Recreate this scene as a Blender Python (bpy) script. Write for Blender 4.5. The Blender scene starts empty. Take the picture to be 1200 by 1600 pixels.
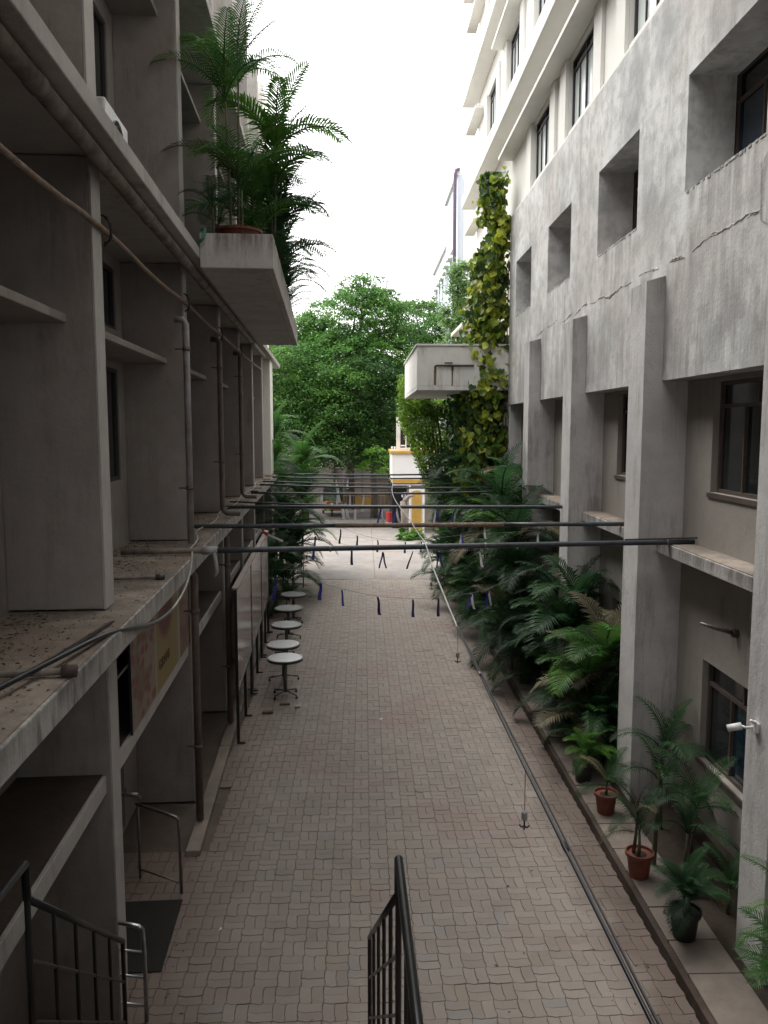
import bpy, math, random
import numpy as np
from mathutils import Vector, Matrix, Euler
random.seed(7); np.random.seed(7)
PI = math.pi
scn = bpy.context.scene
COL = scn.collection

# ------------------------------------------------------------------ camera
F_PX = 1250.0; H = 5.3
PITCH = math.atan(132 / F_PX)
YAW = math.atan(32 * math.cos(PITCH) / F_PX)
TH = math.atan(95 * math.cos(PITCH) / F_PX) - YAW      # the left building is turned by this
cam_d = bpy.data.cameras.new('camera'); cam = bpy.data.objects.new('camera', cam_d); COL.objects.link(cam)
cam.location = (0, 0, H); cam.rotation_euler = Euler((PI / 2 - PITCH, 0, -YAW), 'XYZ')
cam_d.sensor_fit = 'VERTICAL'; cam_d.sensor_height = 36.0; cam_d.lens = 36.0 * F_PX / 1600.0
cam_d.clip_start = 0.05; cam_d.clip_end = 2000
scn.camera = cam

# ------------------------------------------------------------------ sky, sun, exposure
SUN_EL = math.radians(62); SUN_AZ = math.radians(-55)    # azimuth measured from +Y, negative = left
w = bpy.data.worlds.new('World'); scn.world = w; w.use_nodes = True
nt = w.node_tree; nt.nodes.clear()
out = nt.nodes.new('ShaderNodeOutputWorld'); bg = nt.nodes.new('ShaderNodeBackground')
sky = nt.nodes.new('ShaderNodeTexSky'); sky.sky_type = 'NISHITA'; sky.sun_disc = False
sky.sun_elevation = SUN_EL; sky.sun_rotation = SUN_AZ; sky.dust_density = 6; sky.air_density = 1.0
hs = nt.nodes.new('ShaderNodeHueSaturation'); hs.inputs['Saturation'].default_value = 0.25
mx = nt.nodes.new('ShaderNodeMix'); mx.data_type = 'RGBA'; mx.inputs[0].default_value = 0.8
nt.links.new(sky.outputs[0], hs.inputs['Color']); nt.links.new(hs.outputs[0], mx.inputs[6])
mx.inputs[7].default_value = (10.2, 10.1, 10.0, 1)       # even white cloud cover
nt.links.new(mx.outputs[2], bg.inputs[0]); bg.inputs[1].default_value = 0.12
nt.links.new(bg.outputs[0], out.inputs[0])
sd = bpy.data.lights.new('sun', 'SUN'); sd.energy = 1.1; sd.angle = math.radians(40); sd.color = (1, 0.97, 0.92)
sun = bpy.data.objects.new('sun', sd); COL.objects.link(sun)
dv = Vector((math.sin(SUN_AZ) * math.cos(SUN_EL), math.cos(SUN_AZ) * math.cos(SUN_EL), math.sin(SUN_EL)))
sun.rotation_euler = dv.to_track_quat('Z', 'Y').to_euler(); sun.location = (-20, 10, 40)
scn.view_settings.view_transform = 'Standard'; scn.view_settings.look = 'None'
scn.view_settings.gamma = 1; scn.view_settings.use_curve_mapping = False
scn.view_settings.exposure = 1.62
try:
    scn.cycles.max_bounces = 8; scn.cycles.diffuse_bounces = 5; scn.cycles.transparent_max_bounces = 8
except Exception: pass

# ------------------------------------------------------------------ helpers
class MB:
    def __init__(s): s.v = []; s.f = []
    def add(s, vs, fs):
        o = len(s.v); s.v += [tuple(v) for v in vs]; s.f += [tuple(i + o for i in f) for f in fs]; return s
    def box(s, x0, x1, y0, y1, z0, z1):
        return s.add([(x0,y0,z0),(x1,y0,z0),(x1,y1,z0),(x0,y1,z0),(x0,y0,z1),(x1,y0,z1),(x1,y1,z1),(x0,y1,z1)],
              [(0,3,2,1),(4,5,6,7),(0,1,5,4),(1,2,6,5),(2,3,7,6),(3,0,4,7)])
    def tube(s, pts, r, seg=8, cap=True):
        pts = [Vector(p) for p in pts]; n = len(pts); rs = r if isinstance(r, (list, tuple)) else [r] * n
        vs = []; fs = []; prev = None
        for i, p in enumerate(pts):
            t = (pts[min(i+1, n-1)] - pts[max(i-1, 0)]).normalized()
            if prev is None:
                a = Vector((0,0,1)) if abs(t.z) < 0.9 else Vector((1,0,0)); u = t.cross(a).normalized()
            else:
                u = (prev - t * prev.dot(t)).normalized()
            prev = u; b = t.cross(u)
            for k in range(seg):
                an = 2 * PI * k / seg; vs.append(p + (u * math.cos(an) + b * math.sin(an)) * rs[i])
        for i in range(n - 1):
            for k in range(seg):
                k2 = (k + 1) % seg; fs.append((i*seg+k, i*seg+k2, (i+1)*seg+k2, (i+1)*seg+k))
        if cap: fs.append(tuple(range(seg))[::-1]); fs.append(tuple((n-1)*seg + k for k in range(seg)))
        return s.add(vs, fs)
    def lathe(s, prof, c=(0,0,0), seg=20):
        vs = []; fs = []
        for r, z in prof:
            for k in range(seg):
                a = 2*PI*k/seg; vs.append((c[0]+r*math.cos(a), c[1]+r*math.sin(a), c[2]+z))
        for i in range(len(prof)-1):
            for k in range(seg):
                k2 = (k+1) % seg; fs.append((i*seg+k, i*seg+k2, (i+1)*seg+k2, (i+1)*seg+k))
        fs.append(tuple(range(seg))[::-1]); fs.append(tuple((len(prof)-1)*seg+k for k in range(seg)))
        return s.add(vs, fs)
    def build(s, name, mat, parent=None, bevel=0, smooth=False):
        me = bpy.data.meshes.new(name); me.from_pydata(s.v, [], s.f); me.update()
        if smooth: me.polygons.foreach_set('use_smooth', [True]*len(me.polygons))
        return link(name, me, mat, parent, bevel)

def link(name, me, mat=None, parent=None, bevel=0):
    o = bpy.data.objects.new(name, me); COL.objects.link(o)
    if mat is not None and me is not None and len(me.materials) == 0: me.materials.append(mat)
    if parent: o.parent = parent
    if bevel:
        m = o.modifiers.new('bevel', 'BEVEL'); m.width = bevel; m.segments = 2; m.limit_method = 'ANGLE'
    return o
def tag(o, label=None, cat=None, group=None, kind=None):
    if label: o['label'] = label
    if cat: o['category'] = cat
    if group: o['group'] = group
    if kind: o['kind'] = kind
    return o
def empty(name, loc=(0,0,0), rz=0, label=None, cat=None, group=None):
    o = bpy.data.objects.new(name, None); COL.objects.link(o); o.location = loc; o.rotation_euler = (0,0,rz)
    o.empty_display_size = 0.2
    return tag(o, label, cat, group)
def children(o, pool): return [c for c in pool if c.parent == o]
def copy_tree(o, parent=None):
    c = o.copy(); COL.objects.link(c); c.parent = parent
    for ch in list(o.children): copy_tree(ch, c)
    return c
def fast_mesh(name, verts, faces_flat, nv_per_face, mat, parent=None):
    me = bpy.data.meshes.new(name); nv = len(verts); nf = len(faces_flat)//nv_per_face
    me.vertices.add(nv); me.vertices.foreach_set('co', np.asarray(verts, dtype=np.float32).ravel())
    me.loops.add(nf*nv_per_face); me.loops.foreach_set('vertex_index', np.asarray(faces_flat, dtype=np.int32))
    me.polygons.add(nf); me.polygons.foreach_set('loop_start', np.arange(0, nf*nv_per_face, nv_per_face, dtype=np.int32))
    me.update(calc_edges=True); me.validate()
    return link(name, me, mat, parent)
LROT = Matrix.Rotation(TH, 4, 'Z')
def L2R(x, y, z=0): v = LROT @ Vector((x, y, z)); return (v.x, v.y, v.z)

def panel(mb, axis, p0, p1, us, zs, holes):
    """wall slab: axis 'x' => plane x in [p0,p1], running along y(us) and z. holes: (u0,u1,z0,z1)"""
    cu = sorted(set([us[0], us[1]] + [h for q in holes for h in q[:2]])); cz = sorted(set([zs[0], zs[1]] + [h for q in holes for h in q[2:]]))
    cu = [c for c in cu if us[0]-1e-6 <= c <= us[1]+1e-6]; cz = [c for c in cz if zs[0]-1e-6 <= c <= zs[1]+1e-6]
    def solid(i, j):
        if i < 0 or j < 0 or i >= len(cu)-1 or j >= len(cz)-1: return False
        u = (cu[i]+cu[i+1])/2; z = (cz[j]+cz[j+1])/2
        return not any(h[0] < u < h[1] and h[2] < z < h[3] for h in holes)
    def P(p, u, z): return (p, u, z) if axis == 'x' else (u, p, z)
    for i in range(len(cu)-1):
        for j in range(len(cz)-1):
            if not solid(i, j): continue
            a, b, c, d = cu[i], cu[i+1], cz[j], cz[j+1]
            mb.add([P(p0,a,c),P(p0,b,c),P(p0,b,d),P(p0,a,d)], [(0,1,2,3)]); mb.add([P(p1,a,c),P(p1,b,c),P(p1,b,d),P(p1,a,d)], [(3,2,1,0)])
            if not solid(i-1,j): mb.add([P(p0,a,c),P(p0,a,d),P(p1,a,d),P(p1,a,c)], [(0,1,2,3)])
            if not solid(i+1,j): mb.add([P(p0,b,c),P(p0,b,d),P(p1,b,d),P(p1,b,c)], [(0,1,2,3)])
            if not solid(i,j-1): mb.add([P(p0,a,c),P(p0,b,c),P(p1,b,c),P(p1,a,c)], [(0,1,2,3)])
            if not solid(i,j+1): mb.add([P(p0,a,d),P(p0,b,d),P(p1,b,d),P(p1,a,d)], [(0,1,2,3)])

# ------------------------------------------------------------------ materials
def newmat(name):
    m = bpy.data.materials.new(name); m.use_nodes = True; n = m.node_tree; b = n.nodes['Principled BSDF']; return m, n, b
def N(n, t, **k):
    x = n.nodes.new(t)
    for a, v in k.items(): setattr(x, a, v)
    return x
def noise(n, vec, scale, detail=6, rough=0.6, sc=None):
    if sc:
        mp = N(n, 'ShaderNodeMapping'); mp.inputs['Scale'].default_value = sc; n.links.new(vec, mp.inputs[0]); vec = mp.outputs[0]
    t = N(n, 'ShaderNodeTexNoise'); t.inputs['Scale'].default_value = scale; t.inputs['Detail'].default_value = detail
    t.inputs['Roughness'].default_value = rough; n.links.new(vec, t.inputs['Vector']); return t.outputs[0]
def ramp(n, fac, lo, hi):
    r = N(n, 'ShaderNodeMapRange'); r.inputs[1].default_value = lo; r.inputs[2].default_value = hi; r.clamp = True
    n.links.new(fac, r.inputs[0]); return r.outputs[0]
def mul(n, a, k):
    r = N(n, 'ShaderNodeMath', operation='MULTIPLY'); n.links.new(a, r.inputs[0])
    if isinstance(k, (int, float)): r.inputs[1].default_value = k
    else: n.links.new(k, r.inputs[1])
    return r.outputs[0]
def mixc(n, fac, a, b):
    r = N(n, 'ShaderNodeMix', data_type='RGBA')
    if isinstance(fac, (int, float)): r.inputs[0].default_value = fac
    else: n.links.new(fac, r.inputs[0])
    for s, v in ((6, a), (7, b)):
        if isinstance(v, tuple): r.inputs[s].default_value = (*v, 1) if len(v) == 3 else v
        else: n.links.new(v, r.inputs[s])
    return r.outputs[2]
def coords(n): return N(n, 'ShaderNodeTexCoord').outputs['Object']

def concrete(name, c, dark=0.6, streak=0.5, scol=(0.05,0.045,0.04), blotch=0.5, rough=0.9, bump=0.25, sscale=1.0, speck=0.4, warm=None, top=None, topk=0.85, runs=None):
    m, n, b = newmat(name); v = coords(n)
    big = noise(n, v, 0.9, 5, 0.6); fine = noise(n, v, 22, 5, 0.7); mid = noise(n, v, 4.5, 6, 0.65)
    st = noise(n, v, 1.0, 9, 0.78, (3.6*sscale, 3.6*sscale, 0.42*sscale)); st2 = noise(n, v, 1.3, 3, 0.5)
    cd = tuple(x*dark for x in c)
    col = mixc(n, mul(n, ramp(n, big, 0.42, 0.62), blotch), c, cd)
    if warm: col = mixc(n, mul(n, ramp(n, noise(n, v, 0.6, 4, 0.6), 0.45, 0.65), 0.6), col, warm)
    col = mixc(n, mul(n, ramp(n, mid, 0.46, 0.66), blotch*0.75), col, cd)
    sf = mul(n, mul(n, ramp(n, st, 0.5, 0.66), ramp(n, st2, 0.4, 0.56)), streak)
    col = mixc(n, sf, col, scol)
    col = mixc(n, mul(n, ramp(n, fine, 0.6, 0.8), speck), col, tuple(x*0.35 for x in c))
    if top:
        sp = N(n, 'ShaderNodeSeparateXYZ'); n.links.new(v, sp.inputs[0])
        t = mul(n, ramp(n, sp.outputs[2], top[0], top[1]), ramp(n, noise(n, v, 1.0, 7, 0.75, (4,4,0.55)), 0.42, 0.62))
        col = mixc(n, mul(n, t, topk), col, scol)
    if runs:                         # rain run-off marks below the openings: (phase, period, z_top, z_fade)
        s2 = N(n, 'ShaderNodeSeparateXYZ'); n.links.new(v, s2.inputs[0])
        m1 = N(n, 'ShaderNodeMath', operation='MULTIPLY_ADD'); n.links.new(s2.outputs[1], m1.inputs[0]); m1.inputs[1].default_value = 2*PI/runs[1]; m1.inputs[2].default_value = -2*PI*runs[0]/runs[1]
        m2 = N(n, 'ShaderNodeMath', operation='COSINE'); n.links.new(m1.outputs[0], m2.inputs[0])
        k = mul(n, mul(n, ramp(n, m2.outputs[0], -0.15, 0.25), ramp(n, s2.outputs[2], runs[3], runs[2]-0.15)), ramp(n, s2.outputs[2], runs[2]+0.06, runs[2]))
        col = mixc(n, mul(n, mul(n, k, ramp(n, noise(n, v, 1.0, 8, 0.75, (8,8,0.35)), 0.44, 0.6)), 0.6), col, scol)
    n.links.new(col, b.inputs['Base Color']); b.inputs['Roughness'].default_value = rough
    bp = N(n, 'ShaderNodeBump'); bp.inputs['Strength'].default_value = bump; bp.inputs['Distance'].default_value = 0.02
    ad = N(n, 'ShaderNodeMath', operation='ADD'); n.links.new(mid, ad.inputs[0]); n.links.new(fine, ad.inputs[1])
    n.links.new(ad.outputs[0], bp.inputs['Height']); n.links.new(bp.outputs[0], b.inputs['Normal'])
    b.inputs['Specular IOR Level'].default_value = 0.2
    return m
def plain(name, c, rough=0.5, metal=0.0, var=0.25, scale=8, spec=0.5, c2=None, bump=0.0):
    m, n, b = newmat(name); v = coords(n)
    col = mixc(n, ramp(n, noise(n, v, scale, 5, 0.65), 0.4, 0.68), c, c2 if c2 else tuple(x*(1-var) for x in c))
    n.links.new(col, b.inputs['Base Color']); b.inputs['Roughness'].default_value = rough; b.inputs['Metallic'].default_value = metal
    b.inputs['Specular IOR Level'].default_value = spec
    if bump:
        bp = N(n, 'ShaderNodeBump'); bp.inputs['Strength'].default_value = bump; bp.inputs['Distance'].default_value = 0.01
        n.links.new(noise(n, v, scale*4, 4, 0.7), bp.inputs['Height']); n.links.new(bp.outputs[0], b.inputs['Normal'])
    return m
def leafmat(name, c1, c2, c3=None, trans=0.35, rough=0.45, nscale=0.8):
    m, n, b = newmat(name); g = N(n, 'ShaderNodeNewGeometry'); oi = N(n, 'ShaderNodeObjectInfo'); v = N(n, 'ShaderNodeTexCoord').outputs['Object']
    r = g.outputs['Random Per Island']
    col = mixc(n, r, c1, c2)
    col = mixc(n, ramp(n, noise(n, g.outputs['Position'], nscale, 4, 0.6), 0.4, 0.65), col, c3 if c3 else tuple(x*0.6 for x in c1))
    hsv = N(n, 'ShaderNodeHueSaturation'); n.links.new(col, hsv.inputs['Color'])
    mr = N(n, 'ShaderNodeMapRange'); mr.inputs[3].default_value = 0.7; mr.inputs[4].default_value = 1.35; n.links.new(oi.outputs['Random'], mr.inputs[0])
    n.links.new(mr.outputs[0], hsv.inputs['Value']); n.links.new(hsv.outputs[0], b.inputs['Base Color']); b.inputs['Roughness'].default_value = rough
    b.inputs['Specular IOR Level'].default_value = 0.22
    tr = N(n, 'ShaderNodeBsdfTranslucent'); bri = N(n, 'ShaderNodeHueSaturation'); bri.inputs['Value'].default_value = 1.5
    n.links.new(hsv.outputs[0], bri.inputs['Color']); n.links.new(bri.outputs[0], tr.inputs[0])
    ms = N(n, 'ShaderNodeMixShader'); ms.inputs[0].default_value = trans
    n.links.new(b.outputs[0], ms.inputs[1]); n.links.new(tr.outputs[0], ms.inputs[2])
    n.links.new(ms.outputs[0], n.nodes['Material Output'].inputs[0]); return m

M = {}
M['left'] = concrete('left_plaster', (0.315,0.288,0.27), dark=0.72, streak=0.45, scol=(0.10,0.085,0.075), blotch=0.6, speck=0.3, bump=0.3, warm=(0.25,0.215,0.195))
M['left_edge'] = concrete('left_edge_plaster', (0.45,0.43,0.41), dark=0.7, streak=0.5, scol=(0.12,0.10,0.09), blotch=0.5, speck=0.35, bump=0.3)  # lighter copy of left plaster, light on the fin edges put into the colour
M['ledge'] = concrete('ledge_concrete', (0.42,0.40,0.38), dark=0.65, top=(3.54,3.73), topk=0.7, streak=0.85, scol=(0.05,0.047,0.044), blotch=0.6, speck=0.5, bump=0.5, sscale=1.6)
M['ledge_up'] = concrete('upper_ledge_concrete', (0.40,0.38,0.36), dark=0.72, streak=0.5, scol=(0.10,0.09,0.08), blotch=0.5, speck=0.4, bump=0.4)
M['ledge_top'] = concrete('ledge_top_dirt', (0.30,0.255,0.215), dark=0.45, streak=0.0, blotch=1.0, speck=0.8, bump=0.6, warm=(0.20,0.15,0.115))
M['right'] = concrete('right_plaster', (0.61,0.61,0.60), dark=0.52, streak=0.6, scol=(0.22,0.205,0.19), blotch=0.9, speck=0.3, bump=0.3, runs=(9.08,3.73,8.17,7.0), sscale=0.8, warm=(0.50,0.465,0.44), top=(7.7,6.9), topk=0.5)
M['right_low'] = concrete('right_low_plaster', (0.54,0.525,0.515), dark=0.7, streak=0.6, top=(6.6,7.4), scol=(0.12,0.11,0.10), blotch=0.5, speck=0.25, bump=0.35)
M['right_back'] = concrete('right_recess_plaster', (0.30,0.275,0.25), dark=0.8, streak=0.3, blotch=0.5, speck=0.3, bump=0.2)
M['white'] = concrete('white_paint', (0.74,0.73,0.69), dark=0.88, streak=0.18, scol=(0.4,0.38,0.33), blotch=0.3, speck=0.05, bump=0.05)
M['cream'] = concrete('cream_paint', (0.72,0.68,0.58), dark=0.85, streak=0.25, scol=(0.4,0.36,0.28), blotch=0.4, speck=0.05, bump=0.05)
M['planter'] = concrete('planter_concrete', (0.50,0.475,0.45), dark=0.75, streak=0.5, scol=(0.07,0.045,0.035), blotch=0.5, speck=0.3, bump=0.25, top=(7.46,7.74))
M['boxwhite'] = concrete('porch_paint', (0.70,0.69,0.66), dark=0.85, streak=0.5, scol=(0.16,0.12,0.09), blotch=0.4, speck=0.15, bump=0.15)
M['slab'] = concrete('kerb_slab_concrete', (0.19,0.16,0.138), dark=0.6, streak=0, blotch=0.8, speck=0.5, bump=0.4)
M['riser'] = concrete('kerb_riser_damp', (0.075,0.055,0.045), dark=0.5, streak=0, blotch=0.8, speck=0.4, bump=0.4)
M['kerb'] = concrete('kerb_concrete', (0.26,0.22,0.19), dark=0.6, streak=0, blotch=0.8, speck=0.4, bump=0.3)
M['soil'] = concrete('soil', (0.045,0.034,0.026), dark=0.5, streak=0, blotch=0.8, speck=0.5, bump=0.9)
M['ground'] = concrete('joint_sand', (0.13,0.108,0.09), dark=0.6, streak=0, blotch=0.6, speck=0.4, bump=0.5)
M['court'] = concrete('forecourt_concrete', (0.235,0.218,0.205), dark=0.72, streak=0, blotch=0.8, speck=0.3, bump=0.2, warm=(0.25,0.21,0.185))
M['shaded_ground'] = concrete('tree_shaded_ground', (0.105,0.095,0.09), dark=0.7, streak=0, blotch=0.7, speck=0.3, bump=0.3)  # shade under the far trees put into a dark ground colour
M['crack'] = plain('crack_shadow', (0.16,0.145,0.13), 0.9)
M['grime'] = concrete('dark_grime', (0.075,0.058,0.048), dark=0.6, streak=0, blotch=0.8, speck=0.4, bump=0.4)
M['tower'] = concrete('tower_paint', (0.56,0.60,0.66), dark=0.9, streak=0.4, scol=(0.40,0.42,0.46), blotch=0.3, speck=0.05, bump=0.05)
M['black'] = plain('black_paint', (0.012,0.012,0.013), 0.35, 0.0, 0.3)
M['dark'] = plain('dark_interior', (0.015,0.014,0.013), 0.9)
M['mat'] = plain('rubber_mat', (0.010,0.009,0.008), 0.9, bump=0.5, scale=20)
M['steel'] = plain('steel_tube', (0.42,0.42,0.43), 0.28, 0.9, 0.3)
M['dsteel'] = plain('dull_steel', (0.20,0.19,0.185), 0.4, 0.7, 0.4)
M['pipe_dark'] = plain('dark_grey_pipe', (0.055,0.062,0.075), 0.4, 0.2, 0.5, 5)
M['pipe_black'] = plain('black_blue_conduit', (0.008,0.009,0.014), 0.35, 0.0, 0.4, 5)
M['pipe_grey'] = plain('grey_plastic_pipe', (0.30,0.30,0.31), 0.5, 0, 0.35, 3, c2=(0.17,0.14,0.12))
M['pipe_brown'] = plain('dirty_brown_pipe', (0.13,0.10,0.085), 0.6, 0, 0.4, 4, c2=(0.07,0.055,0.05))
M['pipe_rust'] = plain('rusty_pipe', (0.17,0.105,0.065), 0.8, 0.0, 0.5, 14, c2=(0.23,0.20,0.175), bump=0.4)
M['soilpipe'] = plain('soil_pipe', (0.21,0.18,0.16), 0.8, 0, 0.4, 5, c2=(0.10,0.08,0.07), spec=0.2, bump=0.2)
M['terracotta'] = plain('terracotta_plastic', (0.17,0.042,0.025), 0.55, 0, 0.4, 9)
M['blackpot'] = plain('black_plastic_pot', (0.014,0.013,0.012), 0.5)
M['wframe'] = plain('brown_window_frame', (0.10,0.075,0.065), 0.5, 0, 0.3, 6)
M['lframe'] = plain('purple_grey_frame', (0.05,0.042,0.05), 0.5, 0, 0.2, 6)
M['glass_dark'] = plain('dark_glass', (0.012,0.016,0.018), 0.08, 0, 0.3, 1.0, spec=0.8)
M['glass_blue'] = plain('blue_glass', (0.015,0.03,0.05), 0.08, 0, 0.3, 1.0, spec=0.8)
M['glass_pale'] = plain('pale_glass', (0.68,0.74,0.72), 0.15, 0, 0.15, 1.2, spec=0.6)  # pale base colour under a glossy surface
M['tabletop'] = plain('steel_table_top', (0.62,0.62,0.62), 0.22, 0.55, 0.12, 3)
M['rim'] = plain('dark_table_rim', (0.04,0.035,0.033), 0.5)
M['boardface'] = plain('glossy_board_film', (0.30,0.20,0.185), 0.2, 0, 0.35, 1.2, spec=0.9, c2=(0.33,0.31,0.32))
M['boardtop'] = plain('board_trim', (0.34,0.27,0.24), 0.5)
M['ribbon_b'] = plain('blue_ribbon', (0.06,0.055,0.36), 0.35, 0, 0.5, 12)
M['ribbon_k'] = plain('navy_ribbon', (0.03,0.022,0.11), 0.35, 0, 0.5, 12)
M['ribbon_w'] = plain('white_ribbon', (0.72,0.72,0.76), 0.4, 0, 0.2, 12)
M['string'] = plain('string', (0.20,0.18,0.17), 0.7)
M['wire_white'] = plain('pale_cable', (0.42,0.41,0.40), 0.5, 0, 0.3)
M['yellow'] = plain('yellow_paint', (0.50,0.30,0.065), 0.5, 0, 0.2, 4)
M['gatewhite'] = plain('gatehouse_paint', (0.78,0.77,0.76), 0.7, 0, 0.06, 2)
M['beige'] = concrete('beige_wall', (0.24,0.20,0.175), dark=0.7, streak=0.3, blotch=0.5, speck=0.2, bump=0.2)
M['red'] = plain('red_plastic', (0.48,0.04,0.04), 0.45)
M['orange'] = plain('orange_paint', (0.26,0.10,0.025), 0.4)
M['navy'] = plain('dark_canvas', (0.012,0.012,0.02), 0.6)
M['bark'] = plain('bark', (0.085,0.068,0.055), 0.9, 0, 0.5, 6, bump=0.8)
M['palebark'] = plain('pale_bark', (0.24,0.20,0.17), 0.9, 0, 0.4, 6, bump=0.8)
M['stem'] = plain('palm_stem', (0.085,0.085,0.045), 0.7, 0, 0.5, 9)
M['vine'] = plain('vine_stem', (0.11,0.085,0.055), 0.8, 0, 0.5, 9)
M['acwhite'] = plain('ac_casing', (0.62,0.62,0.62), 0.4, 0, 0.1)
M['rust'] = plain('rust_stain_pipe', (0.06,0.042,0.034), 0.8, 0, 0.5, 9)
M['hose'] = plain('green_hose', (0.02,0.16,0.10), 0.4)
M['litter'] = plain('dry_leaf_litter', (0.055,0.036,0.026), 0.9, 0, 0.5, 30)
M['brick'] = plain('loose_brick', (0.16,0.09,0.075), 0.9, 0, 0.3, 12, bump=0.5)
M['paleblock'] = plain('pale_block', (0.36,0.32,0.29), 0.9, 0, 0.3, 12, bump=0.5)
M['palm'] = leafmat('palm_green', (0.045,0.12,0.018), (0.075,0.17,0.022), (0.022,0.065,0.022), rough=0.5)
M['palm_dark'] = leafmat('palm_dark_green', (0.020,0.056,0.020), (0.032,0.078,0.024), (0.010,0.030,0.014), rough=0.5)
M['palm_dry'] = leafmat('palm_fading', (0.16,0.135,0.085), (0.10,0.10,0.05), (0.08,0.07,0.045))
M['pothos'] = leafmat('creeper_yellow_green', (0.20,0.29,0.03), (0.50,0.50,0.07), (0.08,0.15,0.02), rough=0.35, nscale=1.1)
M['pothos_d'] = leafmat('creeper_deep_green', (0.05,0.11,0.022), (0.13,0.20,0.06), (0.03,0.06,0.02), rough=0.3, nscale=1.1)
M['ivy'] = leafmat('ivy_green', (0.11,0.20,0.02), (0.18,0.29,0.035), (0.035,0.08,0.02), nscale=0.9)
M['tree'] = leafmat('tree_green', (0.06,0.145,0.03), (0.105,0.215,0.045), (0.04,0.10,0.028), nscale=0.35)
M['tree_y'] = leafmat('tree_fresh_green', (0.10,0.23,0.03), (0.16,0.31,0.05), (0.05,0.13,0.03), nscale=0.35)
M['tree_d'] = leafmat('tree_deep_green', (0.045,0.11,0.03), (0.075,0.16,0.04), (0.025,0.065,0.022), nscale=0.35)
M['tree_p'] = leafmat('tree_pale_green', (0.12,0.20,0.07), (0.16,0.26,0.09), (0.08,0.15,0.05), nscale=0.5)

def paver_mat():
    m, n, b = newmat('paver'); g = N(n, 'ShaderNodeNewGeometry'); oi = N(n, 'ShaderNodeObjectInfo'); pos = g.outputs['Position']
    ad = N(n, 'ShaderNodeMath', operation='ADD'); n.links.new(g.outputs['Random Per Island'], ad.inputs[0]); n.links.new(oi.outputs['Random'], ad.inputs[1])
    fr = N(n, 'ShaderNodeMath', operation='FRACT'); n.links.new(ad.outputs[0], fr.inputs[0]); r = fr.outputs[0]
    col = mixc(n, r, (0.222,0.19,0.165), (0.262,0.229,0.201))
    col = mixc(n, mul(n, ramp(n, r, 0.95, 0.97), 0.5), col, (0.19,0.185,0.185))
    col = mixc(n, mul(n, ramp(n, mul(n, r, 1.0), 0.03, 0.0), 0.35), col, (0.27,0.215,0.15))
    pink = ramp(n, noise(n, pos, 0.55, 2, 0.4), 0.56, 0.62)
    col = mixc(n, mul(n, pink, 0.35), col, (0.235,0.155,0.148))
    sp = N(n, 'ShaderNodeSeparateXYZ'); n.links.new(pos, sp.inputs[0])
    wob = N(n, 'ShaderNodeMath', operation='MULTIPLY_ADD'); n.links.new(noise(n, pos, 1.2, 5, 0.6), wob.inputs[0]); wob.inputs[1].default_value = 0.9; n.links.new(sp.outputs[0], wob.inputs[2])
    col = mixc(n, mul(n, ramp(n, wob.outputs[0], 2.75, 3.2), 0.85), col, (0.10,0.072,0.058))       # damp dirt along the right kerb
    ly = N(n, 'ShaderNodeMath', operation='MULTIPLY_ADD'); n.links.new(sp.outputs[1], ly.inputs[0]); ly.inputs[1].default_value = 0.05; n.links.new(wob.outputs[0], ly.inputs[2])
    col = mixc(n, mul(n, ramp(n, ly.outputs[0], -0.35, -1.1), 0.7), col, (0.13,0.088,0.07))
    col = mixc(n, mul(n, ramp(n, noise(n, pos, 1.7, 6, 0.7), 0.5, 0.75), 0.4), col, (0.13,0.11,0.10))
    fine = noise(n, pos, 60, 4, 0.7); col = mixc(n, mul(n, ramp(n, fine, 0.5, 0.8), 0.3), col, (0.10,0.085,0.075))
    n.links.new(col, b.inputs['Base Color']); b.inputs['Roughness'].default_value = 0.75; b.inputs['Specular IOR Level'].default_value = 0.35
    bp = N(n, 'ShaderNodeBump'); bp.inputs['Strength'].default_value = 0.3; bp.inputs['Distance'].default_value = 0.004
    n.links.new(fine, bp.inputs['Height']); n.links.new(bp.outputs[0], b.inputs['Normal']); return m
M['paver'] = paver_mat()
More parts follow.
